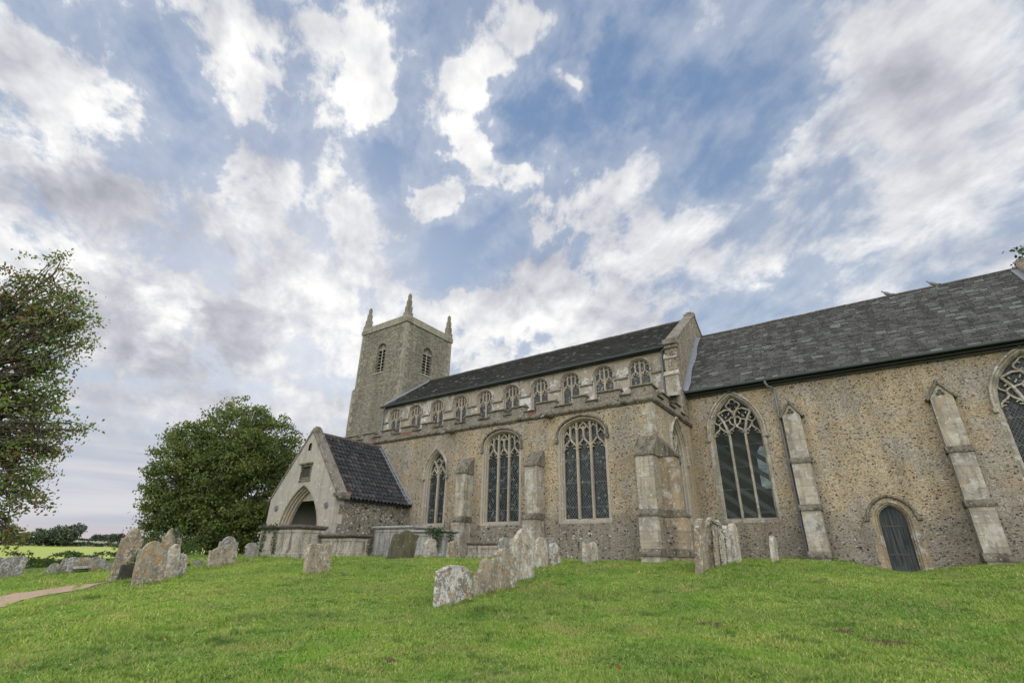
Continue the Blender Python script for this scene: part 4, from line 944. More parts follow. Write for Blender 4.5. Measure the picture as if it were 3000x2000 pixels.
# --- south porch
PX0, PX1, PY, PC = -24.40, -19.30, 14.1, -21.85
def porch():
    F = FS(PY); a0, s0, r0 = 1.55, .60, 2.36
    mb = MB(); gp = [(PX0, -1), (PX1, -1), (PX1, 2.52), (PC, 5.50), (PX0, 2.58)]
    mb.face_holes(F, gp, [opening(PC+.05, a0, -.9, s0, r0), [(-22.22, 3.28), (-21.46, 3.28), (-21.46, 3.86), (-22.22, 3.86)], [(-22.0, 4.6)]+arch(-21.87, .13, 4.82, .16, 5)+[(-21.74, 4.6)]])
    mb.face_holes(FS(PY+.45), [(PX0, 2.3), (PX1, 2.3), (PC, 5.3)], [])
    g = mb.build('porch_gable', M['plaster'], CH)
    mb = MB(); R = []
    for k, d in ((.07, .02), (.07, -.02), (0, -.02), (0, .08), (-.06, .11), (-.06, .19), (-.12, .22), (-.12, .30), (-.19, .34), (-.21, .46)):
        R.append([F(u, v, d) for u, v in opening(PC+.05, a0+k, -.9, s0, r0+k*1.1, 18)])
    mb.loft(R, False); mb.build('arch_moulding', M['tracery'], g)
    mb = MB(); mb.add([F(u, v, .10) for u, v in ((-22.22, 3.28), (-21.46, 3.28), (-21.46, 3.86), (-22.22, 3.86))], [(0, 1, 2, 3)]); mb.build('dark_panel', M['grave_dark'], g)
    mb = MB(); P = [(-22.22, 3.28), (-21.46, 3.28), (-21.46, 3.86), (-22.22, 3.86)]; mb.bar(F, P, .10, -.03, .12, .7, closed=True)
    fbox(mb, F, -22.38, -21.36, 3.93, 4.0, -.10, .02); fbox(mb, F, -22.30, -21.40, 3.12, 3.21, -.03, .02)
    mb.build('panel_frame', M['weather'], g)
    mb = MB(); mb.add([F(u, v, .10) for u, v in [(-22.0, 4.6)]+arch(-21.87, .13, 4.82, .16, 5)+[(-21.74, 4.6)]], [tuple(range(13))]); mb.build('niche_back', M['flint_grey'], g)
    # coping up both slopes of the gable, knob at the top
    mb = MB()
    for s, x, z in ((-1, PX0-.20, 2.32), (1, PX1+.34, 2.26)):
        mb.bar(FS(PY-.04), [(x, z), (x-s*.25, z+.22), (PC, 5.58)], .11, 0., .56, .8)
    fbox(mb, FS(PY-.06), PX1-.12, PX1+.36, 2.36, 2.5, 0., .56)
    mb.build('gable_coping', M['capstone'], g)
    mb = MB(); mb.frust((PC-.18, PC+.18, PY-.045, PY+.48, 5.47), (PC-.10, PC+.10, PY+.04, PY+.40, 5.72)); mb.frust((PC-.10, PC+.10, PY+.04, PY+.40, 5.72), (PC-.04, PC+.04, PY+.12, PY+.32, 5.82)); mb.build('finial', M['weather'], g)
    def plate(F2, u, v, par):
        mb = MB(); P = lambda r: [(u+r*math.cos(k*math.pi/8), v+r*math.sin(k*math.pi/8)) for k in range(16)]
        mb.prism(F2, P(.14), -.04, .02); mb.bar(F2, P(.105), .03, -.06, -.03, closed=True); mb.prism(F2, P(.04), -.07, -.03); mb.build('wall_plate', M['iron'], par)
    plate(F, -23.74, 1.99, g); plate(F, -19.86, 1.99, g)
    mb = MB(); fe = FE(PX1); mb.face_holes(fe, [(PY, -1), (YA, -1), (YA, 2.5), (PY, 2.5)], [])
    w = mb.build('porch_wall', M['flint_porch'], CH); mb = MB(); mb.face_holes(FW(PX0), [(-YA, -1), (-PY, -1), (-PY, 2.5), (-YA, 2.5)], []); mb.build('porch_wall', M['flint_porch'], CH); plate(fe, PY+.62, 2.02, w)
    mb = MB(); z = -.5; k = 0
    while z < 2.3:
        h = random.uniform(.3, .42); b = .5 if k % 2 else .26; fbox(mb, fe, PY-.005, PY+b, z, min(z+h, 2.45)-.01, -.008, .02); z += h; k += 1
    z = -.5
    mb.build('quoins', M['plaster'], w)
    mb = MB(); fi = FS(YA-.02)
    mb.face_holes(fi, [(PX0, -.3), (PX1, -.3), (PX1, 2.2), (PC, 5.1), (PX0, 2.2)], [])
    mb.face_holes(FE(PX0+.4), [(PY+.5, -.3), (YA, -.3), (YA, 3.), (PY+.5, 3.)], [])
    mb.build('porch_interior', M['whitewash'], CH)
    mb = MB(); mb.box(PX0+.4, PX1-.3, YA-.16, YA-.04, 1.88, 1.96); mb.build('wall_rail', M['bark'], CH); mb = MB(); mb.box(PX0+.4, PX1-.3, PY+1.6, PY+1.75, 2.5, 2.7); mb.build('tie_beam', M['bark'], CH)
    # pantiled roof with a sprocketed eave
    for s in (1, -1):
        prof = [(0., 5.46), (2.36, 2.72), (2.86, 2.27)] if s == 1 else [(0., 5.46), (2.36, 2.72), (2.80, 2.34)]
        seg = [math.hypot(prof[i+1][0]-prof[i][0], prof[i+1][1]-prof[i][1]) for i in range(2)]; Ltot = sum(seg)
        def at_(t):
            if t <= seg[0]: f = t/seg[0]; a, b = prof[0], prof[1]
            else: f = (t-seg[0])/seg[1]; a, b = prof[1], prof[2]
            return a[0]+(b[0]-a[0])*f, a[1]+(b[1]-a[1])*f
        ncol, nrow = 17, 15; y0, y1 = PY+.50, YA-.05; cw = (y1-y0)/ncol; rh = Ltot/nrow; vs = []
        waves = np.linspace(0, 1, 8)
        for r in range(nrow):
            for c in range(ncol):
                j = random.uniform(-.012, .012)
                top = r*rh-.04+j; bot = (r+1)*rh+.05+j
                P = []
                for t_, lift in ((max(0, top), .005), (min(Ltot+.02, bot), .055+random.uniform(0, .018))):
                    x, z = at_(t_); x2, z2 = at_(min(Ltot, t_+.02)); dx, dz = x2-x, z2-z; l = math.hypot(dx, dz) or 1; nx, nz = (-dz/l, dx/l)
                    if nz < 0: nx, nz = -nx, -nz
                    for wv in waves:
                        hgt = .045*math.sin(2*math.pi*wv+.6)+.02*(wv > .85) + lift
                        P.append((PC+s*(x+nx*hgt), y0+(c+wv*1.04)*cw, z+nz*hgt))
                vs.append(P)
        mb = MB()
        for P in vs:
            n = len(waves); mb.add(P, [(i, i+1, n+i+1, n+i) for i in range(n-1)])
        pr = mb.build('porch_roof', M['pantile'], CH, True)
        mb = MB(); mb.loft([[(PC+s*x, y, z-.05) for y in (PY+.4, YA)] for x, z in prof], False); mb.build('roof_deck', M['black'], pr)
        mb = MB(); R = []
        for t_ in np.linspace(0, Ltot, 10):
            x, z = at_(t_); R.append([(PC+s*x, YA-.02, z+.24), (PC+s*x, YA-.04, z+.09), (PC+s*x, YA-.20-.03*math.sin(t_*5), z+.075)])
        mb.loft(R, False); mb.build('lead_flashing', M['lead'], pr)
        if s == 1:
            mb = MB()
            for k in range(9): mb.tube([(PC, PY+.5+k*.43, 5.48), (PC, PY+.92+k*.43, 5.49)], .10, 7)
            mb.build('ridge_tiles', M['ridge'], pr)
porch()

# ------------------------------------------------------------------ headstones
PROF = {
 'seg': [(0, .84), (.06, .87), (.2, .94), (.35, .985), (.5, 1), (.65, .985), (.8, .94), (.94, .87), (1, .84)],
 'round': [(0, .72), (.04, .80), (.15, .91), (.32, .98), (.5, 1), (.68, .98), (.85, .91), (.96, .80), (1, .72)],
 'shoulder': [(0, .80), (.14, .80), (.15, .84), (.25, .93), (.38, .985), (.5, 1), (.62, .985), (.75, .93), (.85, .84), (.86, .80), (1, .80)],
 'flat': [(0, .95), (.15, .985), (.3, .97), (.5, 1), (.7, .975), (.85, .99), (1, .96)],
 'scallop': [(0, .82), (.05, .87), (.14, .86), (.2, .84), (.28, .93), (.4, .985), (.5, 1), (.6, .985), (.72, .93), (.8, .84), (.86, .86), (.95, .87), (1, .82)],
 'ogee': [(0, .80), (.1, .80), (.2, .83), (.3, .90), (.42, .97), (.5, 1), (.58, .97), (.7, .90), (.8, .83), (.9, .80), (1, .80)],
 'twin': [(0, .70), (.06, .84), (.18, .95), (.32, .99), (.46, .95), (.58, .86), (.66, .84), (.72, .90), (.80, 1.0), (.90, 1.0), (.97, .93), (1, .8)],
 'broken': [(0, .80), (.08, .90), (.2, .93), (.35, .90), (.5, .97), (.65, 1), (.8, .96), (.9, .97), (1, .88)],
}
def headstone(x, y, w, h, prof, mat, label, t=.11, tl=0., tr=0., leanx=0., rot=0., z0=None, group='old headstones in the churchyard'):
    """a slab facing east-west: its width runs north from (x, y)"""
    z0 = min(tz(x, y), tz(x, y+w))+.0 if z0 is None else z0
    za = tz(x, y); zb = tz(x, y+w)
    R = random.Random(int(x*977+y*131)); P = PROF[prof]; us = [p[0] for p in P]; fs = [p[1] for p in P]
    zt = za if z0 is None else za
    out = [(0., -.3)]
    n = 26
    for k in range(1, 7): f = k/7; out.append((tl*f*fs[0]+R.uniform(-.006, .006), h*fs[0]*f))
    for k in range(n+1):
        u = k/n; f = np.interp(u, us, fs); s = tl+(w+tr-tl)*u; out.append((s+R.uniform(-.004, .004), h*f+R.uniform(-.007, .007)))
    for k in range(6, 0, -1): f = k/7; out.append((w+tr*f*fs[-1]+R.uniform(-.006, .006), h*fs[-1]*f))
    out.append((w, -.3))
    c, s = math.cos(rot), math.sin(rot)
    def F(u, v, d=0.):
        lx = -d+leanx*max(v, -.3); return (lx*c-u*s, lx*s+u*c, v)
    mb = MB(); mb.prism(F, out, 0, t)
    o = mb.build('headstone', M[mat], None, False, .012); o.location = (x, y, zt)
    tag(o, label, 'gravestone', group)
    return o
HS = [
 (-6.74, 7.41, .94, .71, 'seg', 'grave_white', 'low arched headstone crusted with white and orange lichen, front of the middle row', .13, 0, -.01),
 (-6.79, 8.46, .74, .72, 'twin', 'grave_orange', 'brown slanting headstone with a notched twin top behind the white arched stone', .11, .25, .06),
 (-6.91, 9.39, .70, .85, 'seg', 'grave_tan', 'orange-stained round-shouldered headstone leaning against the tallest stone of the middle row', .12, -.04, .07),
 (-7.20, 10.38, .95, 1.24, 'ogee', 'grave_pale', 'tallest pale headstone of the middle row, orange lichen along its rim', .13, .05, .02),
 (-7.86, 12.50, .62, .82, 'round', 'grave_pale', 'pale rounded headstone just right of the tallest stone', .11, .01, -.06),
 (-7.80, 13.22, .55, .62, 'seg', 'grave_white', 'black and white blotched small headstone tilting at the right end of the middle row', .10, -.04, -.16),
 (-8.71, 14.39, .62, .75, 'flat', 'grave_grey', 'grey square-topped headstone peeping out behind the small blotched stone', .10, .02, .0),
 (-10.71, 14.68, .60, .74, 'shoulder', 'grave_grey', 'grey headstone half hidden between the low tomb and the tall pale headstone', .10, 0, 0),
 (-7.45, 14.62, .28, .60, 'flat', 'grave_pale', 'narrow square-edged front stone of the pair below the third aisle window', .12, .02, .02),
 (-7.43, 14.93, .52, .64, 'round', 'grave_pale', 'sloping rear stone of the pair below the third aisle window', .11, .06, .0),
 (-3.59, 12.97, .62, 1.26, 'seg', 'grave_orange', 'thick yellow-brown headstone seen edge on, first of the right-hand row', .17, 0, 0, .09),
 (-3.47, 13.66, .56, 1.20, 'seg', 'grave_tan', 'brown headstone with ivy on its edge, second in the right-hand row', .15, 0, 0, .05),
 (-3.45, 14.32, .56, 1.13, 'round', 'grave_pale', 'tan headstone in the middle of the right-hand row seen edge on', .15, 0, 0, .02),
 (-3.43, 14.97, .52, 1.0, 'round', 'grave_white', 'short white-topped headstone, fourth in the right-hand row', .15, 0, 0, .03),
 (-3.37, 15.58, .72, 1.06, 'round', 'grave_pale', 'pale rounded headstone, last and nearest the wall in the right-hand row', .14, 0, 0, .02),
 (-2.52, 16.35, .62, .74, 'round', 'grave_pale', 'lone thin headstone seen edge on before the traceried chancel window', .11, 0, 0, .06),
 (-12.76, 8.73, .76, .78, 'flat', 'grave_tan', 'pitted square pale headstone standing before the ivy-clad chest tomb', .12, .0, .0),
 (-14.24, 12.94, 1.22, 1.02, 'scallop', 'grave_olive', 'large dark olive headstone tilting right, white crust along its foot', .10, .20, .20),
 (-14.45, 15.00, .66, .72, 'round', 'grave_pale', 'small rounded pale headstone below the ivy on the white tomb', .10, -.02, -.02),
 (-13.40, 15.10, .74, .64, 'seg', 'grave_tan', 'small arched pale headstone right of the ivy-topped white tomb', .10, -.02, -.02),
 (-17.81, 6.10, .54, 1.40, 'shoulder', 'grave_orange', 'tall leaning lichen-brown headstone at the back of the left group', .13, 0, .0),
 (-17.10, 6.95, .50, 1.30, 'shoulder', 'grave_tan', 'ivy-topped headstone behind the orange stone of the left group', .12, -.1, -.1),
 (-15.47, 5.80, .70, 1.06, 'shoulder', 'grave_orange', 'broad headstone with a bright orange lichen foot at the front of the left group', .13, -.07, -.12),
 (-16.40, 6.87, .30, .90, 'round', 'grave_pale', 'pale headstone edge showing right behind the orange-footed stone', .11, -.05, -.05),
 (-16.56, 7.10, .36, .62, 'round', 'grave_white', 'small white-spotted headstone at the right foot of the left group', .10, .0, -.02),
 (-16.95, 5.98, .30, .43, 'flat', 'grave_dark', 'short dark footstone in the gap between the two big left stones', .10, 0, 0),
 (-18.97, 9.20, .92, .68, 'shoulder', 'grave_tan', 'wide brown headstone in front of a rounded grey one, left of the chest tombs', .12, -.04, .0),
 (-19.71, 9.80, .68, .98, 'shoulder', 'grave_grey', 'rounded grey headstone rising behind the wide brown one', .11, 0, 0),
 (-20.73, 11.43, .50, .62, 'round', 'grave_grey', 'plain grey headstone tucked against the left end of the ivy-clad tomb', .11, -.08, -.06),
 (-19.97, 9.19, .35, .18, 'round', 'grave_grey', 'tiny rounded stub of a stone in the grass before the bushy tree', .10, 0, 0),
 (-19.73, 8.69, .28, .12, 'flat', 'grave_dark', 'sunken flat stub of a stone beside the tiny rounded one', .10, 0, 0),
 (-23.61, 4.75, .80, .70, 'broken', 'grave_grey', 'mottled grey broken-topped headstone at the far left edge beyond the path', .12, -.06, .03),
 (-22.84, 6.25, .42, .52, 'broken', 'grave_grey', 'leaning grey headstone by the brambles beyond the path', .11, .05, .10),
 (-22.72, 5.93, .26, .36, 'round', 'grave_grey', 'small tilted stone propped against the leaning grey one beyond the path', .10, .04, .06),
 (-25.20, 7.30, .44, .40, 'flat', 'grave_orange', 'orange-tinted headstone low among the far brambles', .10, .04, .04),
 (-22.95, 7.10, .34, .25, 'round', 'grave_orange', 'little round yellow stone in front of the scalloped grey one', .10, 0, 0),
 (-23.60, 7.22, .56, .42, 'scallop', 'grave_grey', 'scalloped grey headstone beyond the path', .10, -.04, -.02),
 (-22.59, 7.43, .34, .26, 'flat', 'grave_grey', 'low grey block of a stone right of the scalloped one', .10, 0, 0),
]
for a in HS:
    x, y, w, h, pf, mt, lb = a[:7]; th = a[7]; tl, tr = a[8], a[9]; lx = a[10] if len(a) > 10 else 0.
    headstone(x, y, w, h, pf, mt, lb, th, tl, tr, lx)
# fallen ledger slab by the far stones
mb = MB(); mb.box(-.25, .25, 0, .50, 0, .09); o = mb.build('ledger_slab', M['tomb_white'], None, False, .02); o.location = (-22.9, 6.62, tz(-22.9, 6.62)+.10); o.rotation_euler = (rad(3), rad(-6), 0)
tag(o, 'fallen white ledger slab lying tilted among the far stones', 'gravestone')
# ------------------------------------------------------------------ chest tombs
def chest_tomb(x0, x1, y0, y1, ztop, slab, label, body, smat, over=.13, panels=3, plinth=.18, group='chest tombs beside the porch'):
    zb = min(tz(x0, y0), tz(x1, y0), tz(x1, y1)); r = empty('chest_tomb', ((x0+x1)/2, (y0+y1)/2, zb), label, 'tomb', group)
    mb = MB(); mb.box(x0-.07, x1+.07, y0-.07, y1+.07, zb-.4, zb+plinth); mb.frust((x0-.07, x1+.07, y0-.07, y1+.07, zb+plinth), (x0, x1, y0, y1, zb+plinth+.05)); mb.build('plinth', M[body], r, False, .012)
    mb = MB(); zt = ztop-slab
    mb.box(x0, x1, y0, y1, zb+.02, zt); mb.build('body', M[body], r, False, .01)
    def pil(F, u0, u1, n):
        mb = MB(); z0 = zb+plinth+.05
        for k in range(n+1):
            c = u0+(u1-u0)*k/n; w = .085; a = max(u0, c-w); b = min(u1, c+w); fbox(mb, F, a, b, z0, zt-.10, -.025, .01)
        fbox(mb, F, u0-.01, u1+.01, zt-.11, zt-.002, -.035, .01); fbox(mb, F, u0-.01, u1+.01, z0-.03, z0+.07, -.03, .01)
        mb.build('panel_frame', M[body], r, False, .006)
    pil(FS(y0), x0, x1, panels); pil(FE(x1), y0, y1, 1)
    mb = MB(); o_ = over
    mb.frust((x0-.05, x1+.05, y0-.05, y1+.05, zt), (x0-o_+.02, x1+o_-.02, y0-o_+.02, y1+o_-.02, zt+slab*.35)); mb.box(x0-o_, x1+o_, y0-o_, y1+o_, zt+slab*.35+.001, ztop)
    mb.build('slab', M[smat], r, False, .03); return r
chest_tomb(-21.5, -18.85, 12.3, 13.45, 1.06, .17, 'large chest tomb with ivy trailing down its side, nearest the porch arch', 'tomb', 'tomb_slab')
chest_tomb(-18.7, -16.75, 13.35, 14.0, .74, .15, 'low cream chest tomb with a dark rolled slab, right of the ivy-clad one', 'tomb', 'tomb_slab', .16)
chest_tomb(-18.9, -16.55, 16.2, 17.3, 1.20, .14, 'tall whitish chest tomb standing against the porch flank', 'tomb_white', 'tomb_white')
chest_tomb(-16.35, -14.25, 15.75, 16.4, .96, .10, 'white chest tomb with a tuft of ivy hanging from its lid', 'tomb_white', 'tomb_white', .16)
chest_tomb(-13.75, -12.0, 16.7, 17.5, .52, .10, 'low flat table tomb under the second aisle window', 'tomb', 'tomb_slab', .08)

# ------------------------------------------------------------------ plants
def leaf_quads(C, size, up=.35, r=rng):
    n = len(C); d = r.normal(size=(n, 3)); d[:, 2] = np.abs(d[:, 2])*up+d[:, 2]*(1-up); d /= np.linalg.norm(d, axis=1)[:, None]
    a = np.cross(d, r.normal(size=(n, 3))); a /= np.linalg.norm(a, axis=1)[:, None]; b = np.cross(d, a)
    s = (size*(.6+.8*r.random(n)))[:, None]; w = .62*s
    return np.stack([C-b*s*.5, C+a*w*.5+b*s*.02, C+b*s*.6, C-a*w*.5+b*s*.02], 1).reshape(-1, 3)
def ivy(label, lines, n, size=.055, spread=.09, out=(0, -1, 0)):
    r = np.random.default_rng(int(abs(lines[0][0][0])*100)); C = []
    st = MB()
    for L in lines:
        L = [np.array(p, float) for p in L]; st.tube([tuple(p) for p in L], .009, 5)
        seg = [np.linalg.norm(b-a) for a, b in zip(L, L[1:])]; tot = sum(seg)
        for _ in range(int(n*tot)):
            q = r.random()*tot; i = 0
            while i < len(seg)-1 and q > seg[i]: q -= seg[i]; i += 1
            p = L[i]+(L[i+1]-L[i])*(q/seg[i]); sd = spread*(1-.4*q/tot)
            C.append(p+r.normal(size=3)*np.array([sd, sd*.3 if out[1] else sd, sd])+np.array(out)*abs(r.normal())*.035)
    rt = empty('ivy', lines[0][-1], label, 'ivy')
    mesh_np('leaves', leaf_quads(np.array(C), size, r=r), 4, M['ivy'], rt); st.build('stem', M['bark'], rt)
ivy('ivy trailing down the south side of the large chest tomb', [[(-21.2, 12.22, 1.0), (-21.15, 12.24, .6), (-21.2, 12.24, .1), (-21.15, 12.24, -.1)], [(-20.25, 12.22, .95), (-20.3, 12.24, .5), (-20.25, 12.24, -.1)], [(-21.3, 12.2, 1.0), (-20.9, 12.2, .95), (-20.2, 12.2, .98)]], 170, .07, .10)
ivy('tuft of ivy hanging over the lid of the white chest tomb', [[(-14.15, 15.6, .95), (-14.5, 15.62, .55), (-14.45, 15.64, .30)], [(-14.7, 15.58, .98), (-14.55, 15.6, .7), (-14.5, 15.62, .4)], [(-15.0, 15.58, .95), (-14.3, 15.58, .93), (-14.15, 15.7, .92)], [(-14.0, 15.9, .9), (-14.05, 15.95, .3)]], 230, .065, .10)
ivy('ivy creeping up between the stones of the left group', [[(-17.55, 6.55, -.7), (-17.6, 6.5, -.3), (-17.55, 6.6, .0)], [(-17.3, 6.4, -.75), (-17.5, 6.5, -.2)]], 320, .07, .10, (1, 0, 0))
ivy('ivy capping the rear headstone of the left group', [[(-17.05, 7.05, .60), (-17.05, 7.18, .45), (-17.05, 7.2, .2)]], 200, .06, .07, (1, 0, 0))
ivy('ivy running over the tops of the right-hand row of stones', [[(-3.42, 13.62, .92), (-3.42, 13.64, .6), (-3.46, 13.64, .2), (-3.46, 13.66, -.2)], [(-3.40, 13.6, .92), (-3.42, 14.3, .86), (-3.48, 14.9, .7), (-3.46, 15.0, .3)], [(-3.45, 14.28, .9), (-3.46, 14.3, .4), (-3.46, 14.3, -.1)]], 75, .042, .035, (.5, -.5, 0))
def vnoise(x, y, s, seed=0):
    """smooth value noise"""
    g = np.random.default_rng(seed).random((64, 64)); x = x/s; y = y/s
    xi = np.floor(x).astype(int); yi = np.floor(y).astype(int); fx = x-xi; fy = y-yi; fx = fx*fx*(3-2*fx); fy = fy*fy*(3-2*fy)
    G = lambda i, j: g[i % 64, j % 64]
    return (G(xi, yi)*(1-fx)+G(xi+1, yi)*fx)*(1-fy)+(G(xi, yi+1)*(1-fx)+G(xi+1, yi+1)*fx)*fy
def tree(name, label, base, fork, blobs, nclump, per, lsize, clr, lmat, trad=.3, group=None, seed=1, limbs=True, core=.5):
    """trunk, limbs to every bough, and a crown of leaf clumps spread through the boughs' volume"""
    r = np.random.default_rng(seed); root = empty(name, base, label, 'tree', group)
    B = np.array([b[:3] for b in blobs]); Rr = np.array([b[3] for b in blobs]); wgt = Rr**2; wgt = wgt/wgt.sum()
    pick = r.choice(len(B), nclump, p=wgt); d = r.normal(size=(nclump, 3)); d /= np.linalg.norm(d, axis=1)[:, None]
    rr = core+(1-core)*r.random(nclump)**.6; rr *= 1+.10*r.normal(size=nclump)
    C = B[pick]+d*(Rr[pick]*rr)[:, None]
    keep = C[:, 2] > base[2]+.2; C = C[keep]; d = d[keep]
    n = len(C)*per
    off = r.normal(size=(n, 3))*clr*np.array([1, 1, .6])
    P = np.repeat(C, per, 0)+off
    P[:, 2] = np.maximum(P[:, 2], base[2]+.15)
    mesh_np('crown', leaf_quads(P, lsize, r=r), 4, M[lmat], root)
    mb = MB(); b = Vector(base); f = Vector(fork)
    mb.tube([b-Vector((0, 0, .3)), b+(f-b)*.15, b+(f-b)*.6, f], [trad*1.35, trad*1.05, trad*.9, trad*.8], 10)
    if limbs:
        for k in range(len(B)):
            e = Vector(B[k]); mid = f.lerp(e, .5)+Vector(r.normal(size=3)*Rr[k]*.12)+Vector((0, 0, Rr[k]*.1))
            s = min(.42*trad, .10*Rr[k]+.02); mb.tube([f, f.lerp(mid, .5)+Vector(r.normal(size=3)*.1), mid, e], [s*1.25, s, s*.75, s*.35], 6)
            own = C[np.linalg.norm(C-B[k], axis=1) < Rr[k]*1.1]
            for q in own[::max(1, len(own)//26)]:
                q = Vector(q); a = mid.lerp(e, r.random()); m2 = a.lerp(q, .55)+Vector(r.normal(size=3)*.15); mb.tube([a, m2, q], [s*.32, s*.2, .008], 4, False)
    mb.build('trunk', M['bark'], root); return root
# middle tree behind the porch
c = np.array([-41.4, 19.6]); bl = []
for dx, dy, z, r_ in ((0, 0, 9.2, 2.7), (-1.5, -2.2, 7.6, 2.3), (1.2, 2.4, 8.6, 2.5), (.6, 4.0, 7.0, 2.2), (-1.0, -3.3, 5.6, 1.5), (0, -.6, 6.0, 3.0), (1.2, 3.6, 4.8, 2.6), (-.8, -3.9, 3.8, 1.0), (0., -2.2, 3.2, 1.9), (.6, .6, 3.0, 2.6), (1.5, 4., 2.4, 2.4), (-2.8, .4, 6.6, 2.6), (-3., 1.5, 3.6, 2.6), (.8, -1., 1.6, 1.9), (.9, 1.6, 1.3, 1.9), (2.2, 0., 7.2, 2.3), (-.2, -3.0, 1.5, 1.5), (-.4, -4.5, 4.3, .5), (0., -3.7, 2.7, 1.1), (.2, 1.2, 10.5, 1.4)):
    bl.append((c[0]+dx, c[1]+dy, z-.3, r_))
tree('lime_tree', 'dense rounded dark green tree standing behind the porch', (-41.2, 20., -.8), (-41.2, 20., 2.6), bl, 2100, 44, .18, .27, 'leaf_lime', .42, seed=4, core=.5)
# big tree on the left edge
bl = [(-24.81, 4.93, 8.85, 0.48), (-25.10, 4.49, 9.45, 0.64), (-24.88, 5.10, 7.77, 0.42), (-25.56, 3.48, 10.40, 0.84), (-24.60, 5.91, 4.24, 0.40), (-25.88, 2.50, 9.08, 1.49), (-25.77, 3.47, 9.19, 1.27), (-25.15, 4.20, 8.79, 1.00), (-25.17, 4.10, 7.69, 1.32), (-26.18, 3.38, 7.45, 1.81), (-25.03, 4.87, 8.49, 0.53), (-26.01, 3.90, 6.01, 1.59), (-25.11, 4.46, 6.50, 0.73), (-25.98, 4.08, 4.82, 1.62), (-25.36, 4.73, 5.16, 0.72), (-25.12, 4.93, 3.97, 1.09), (-24.77, 5.62, 4.47, 0.56), (-25.76, 4.76, 3.12, 1.34), (-24.95, 5.29, 3.51, 0.71), (-25.54, 4.88, 2.01, 1.14), (-24.96, 5.20, 2.13, 0.52), (-24.65, 5.71, 1.43, 0.22), (-25.50, 5.10, 0.85, 0.88), (-25.22, 5.43, 0.29, 0.44), (-27.44, 1.78, 8.31, 1.99), (-26.93, 1.93, 5.99, 2.38), (-27.40, 2.37, 4.11, 2.48), (-26.76, 3.62, 2.66, 1.86), (-28.99, 0.84, 6.89, 2.59), (-26.19, 4.03, 1.14, 1.32), (-27.76, 3.63, 4.30, 1.59)]
tree('maple_tree', 'large tree with green and rust-brown leaves at the left edge', (-26.8, 1.2, -1.2), (-26.6, .6, 3.4), bl, 1350, 24, .115, .19, 'leaf_left', .42, seed=9, core=.3)
# tree beyond the east end, only its twig tips show over the roof
bl = [(12.5, 43.4, 19.5, .75), (13.6, 43.0, 18.0, 1.6), (15.6, 43.6, 18.6, 2.4), (17, 44, 15.5, 3.2), (15, 45, 13, 3.0), (18.5, 42, 12.5, 3.0), (16.5, 44, 20.5, 2.2), (19, 44.5, 18, 2.8), (17, 46, 10., 3)]
tree('ash_tree', 'tree behind the east end, a few twigs showing over the roof', (17, 44, -.6), (17, 44, 8.5), bl, 900, 20, .24, .28, 'ivy', .4, seed=12)
# far trees and hedge along the field's far edge
def far_tree(x, y, s, label, seed, w=1.):
    r = np.random.default_rng(seed); z = tz(x, y); bl = []
    for k in range(9):
        q = r.random()*6.28; rr = r.random()**.5*s*.55*w; bl.append((x+math.cos(q)*rr, y+math.sin(q)*rr, z+s*(.35+.45*r.random()*(1-rr/(s*w))), s*(.2+.12*r.random())))
    tree('field_tree', label, (x, y, z), (x, y, z+s*.3), bl, 420, 8, s*.10, s*.07, 'leaf_far', s*.03, 'trees along the far field edge', seed)
for x, y, s, lb, w in ((-452, 123, 17, 'tallest far tree with a ragged crown at the right of the field hedge', .9), (-455, 110, 11, 'broad low far tree left of the tallest one', 1.3), (-458, 118, 12, 'middle far tree joining the tallest one', 1.2), (-462, 82, 12, 'far tree behind the leaves of the big left tree', 1.3), (-460, 92, 12.5, 'domed far tree left of the gap in the hedge', 1.3), (-470, 70, 13, 'far tree low down at the left of the skyline', 1.3)):
    far_tree(x, y, s, lb, int(abs(y)*7), w)
for k, (px, py) in enumerate(((-700, 236), (-820, 262), (-812, 250), (-806, 275), (-800, 285), (-795, 296), (-790, 310))):
    far_tree(px, py, 9 if k else 12, ['small dark far tree standing alone beyond the ridge hedge', 'far ridge tree, leftmost of the skyline row', 'far ridge tree beside the leftmost of the row', 'far ridge tree in the middle of the skyline row', 'far ridge tree right of the row middle', 'far ridge tree near the right of the skyline row', 'far ridge tree at the right end, by the leaning stone'][k], 50+k, 1.2)
def hedge(label, pts, h, w, n, ls, mat, cat='hedge', name='hedge'):
    r = np.random.default_rng(len(label)); C = []
    seg = [math.hypot(b[0]-a[0], b[1]-a[1]) for a, b in zip(pts, pts[1:])]; tot = sum(seg)
    t = r.random(n)*tot; cs = np.concatenate([[0], np.cumsum(seg)])
    x = np.interp(t, cs, [p[0] for p in pts])+r.normal(size=n)*w*.4; y = np.interp(t, cs, [p[1] for p in pts])+r.normal(size=n)*w*.4
    hh = h*(.55+.6*vnoise(x, y, h*1.2, 3)); z = terrain(x, y)+hh*r.random(n)**.7
    o = mesh_np(name, leaf_quads(np.stack([x, y, z], 1), ls, r=r), 4, M[mat]); return tag(o, label, cat)
hedge('low dark hedge along the top of the yellow-green field', [(-452, 60), (-455, 100), (-458, 135), (-440, 200)], 3.0, 2., 6000, 1.0, 'leaf_far')
hedge('thin dark hedge on the far skyline ridge', [(-820, 150), (-815, 230), (-800, 300), (-780, 380)], 3.5, 3., 6000, 1.4, 'leaf_far')
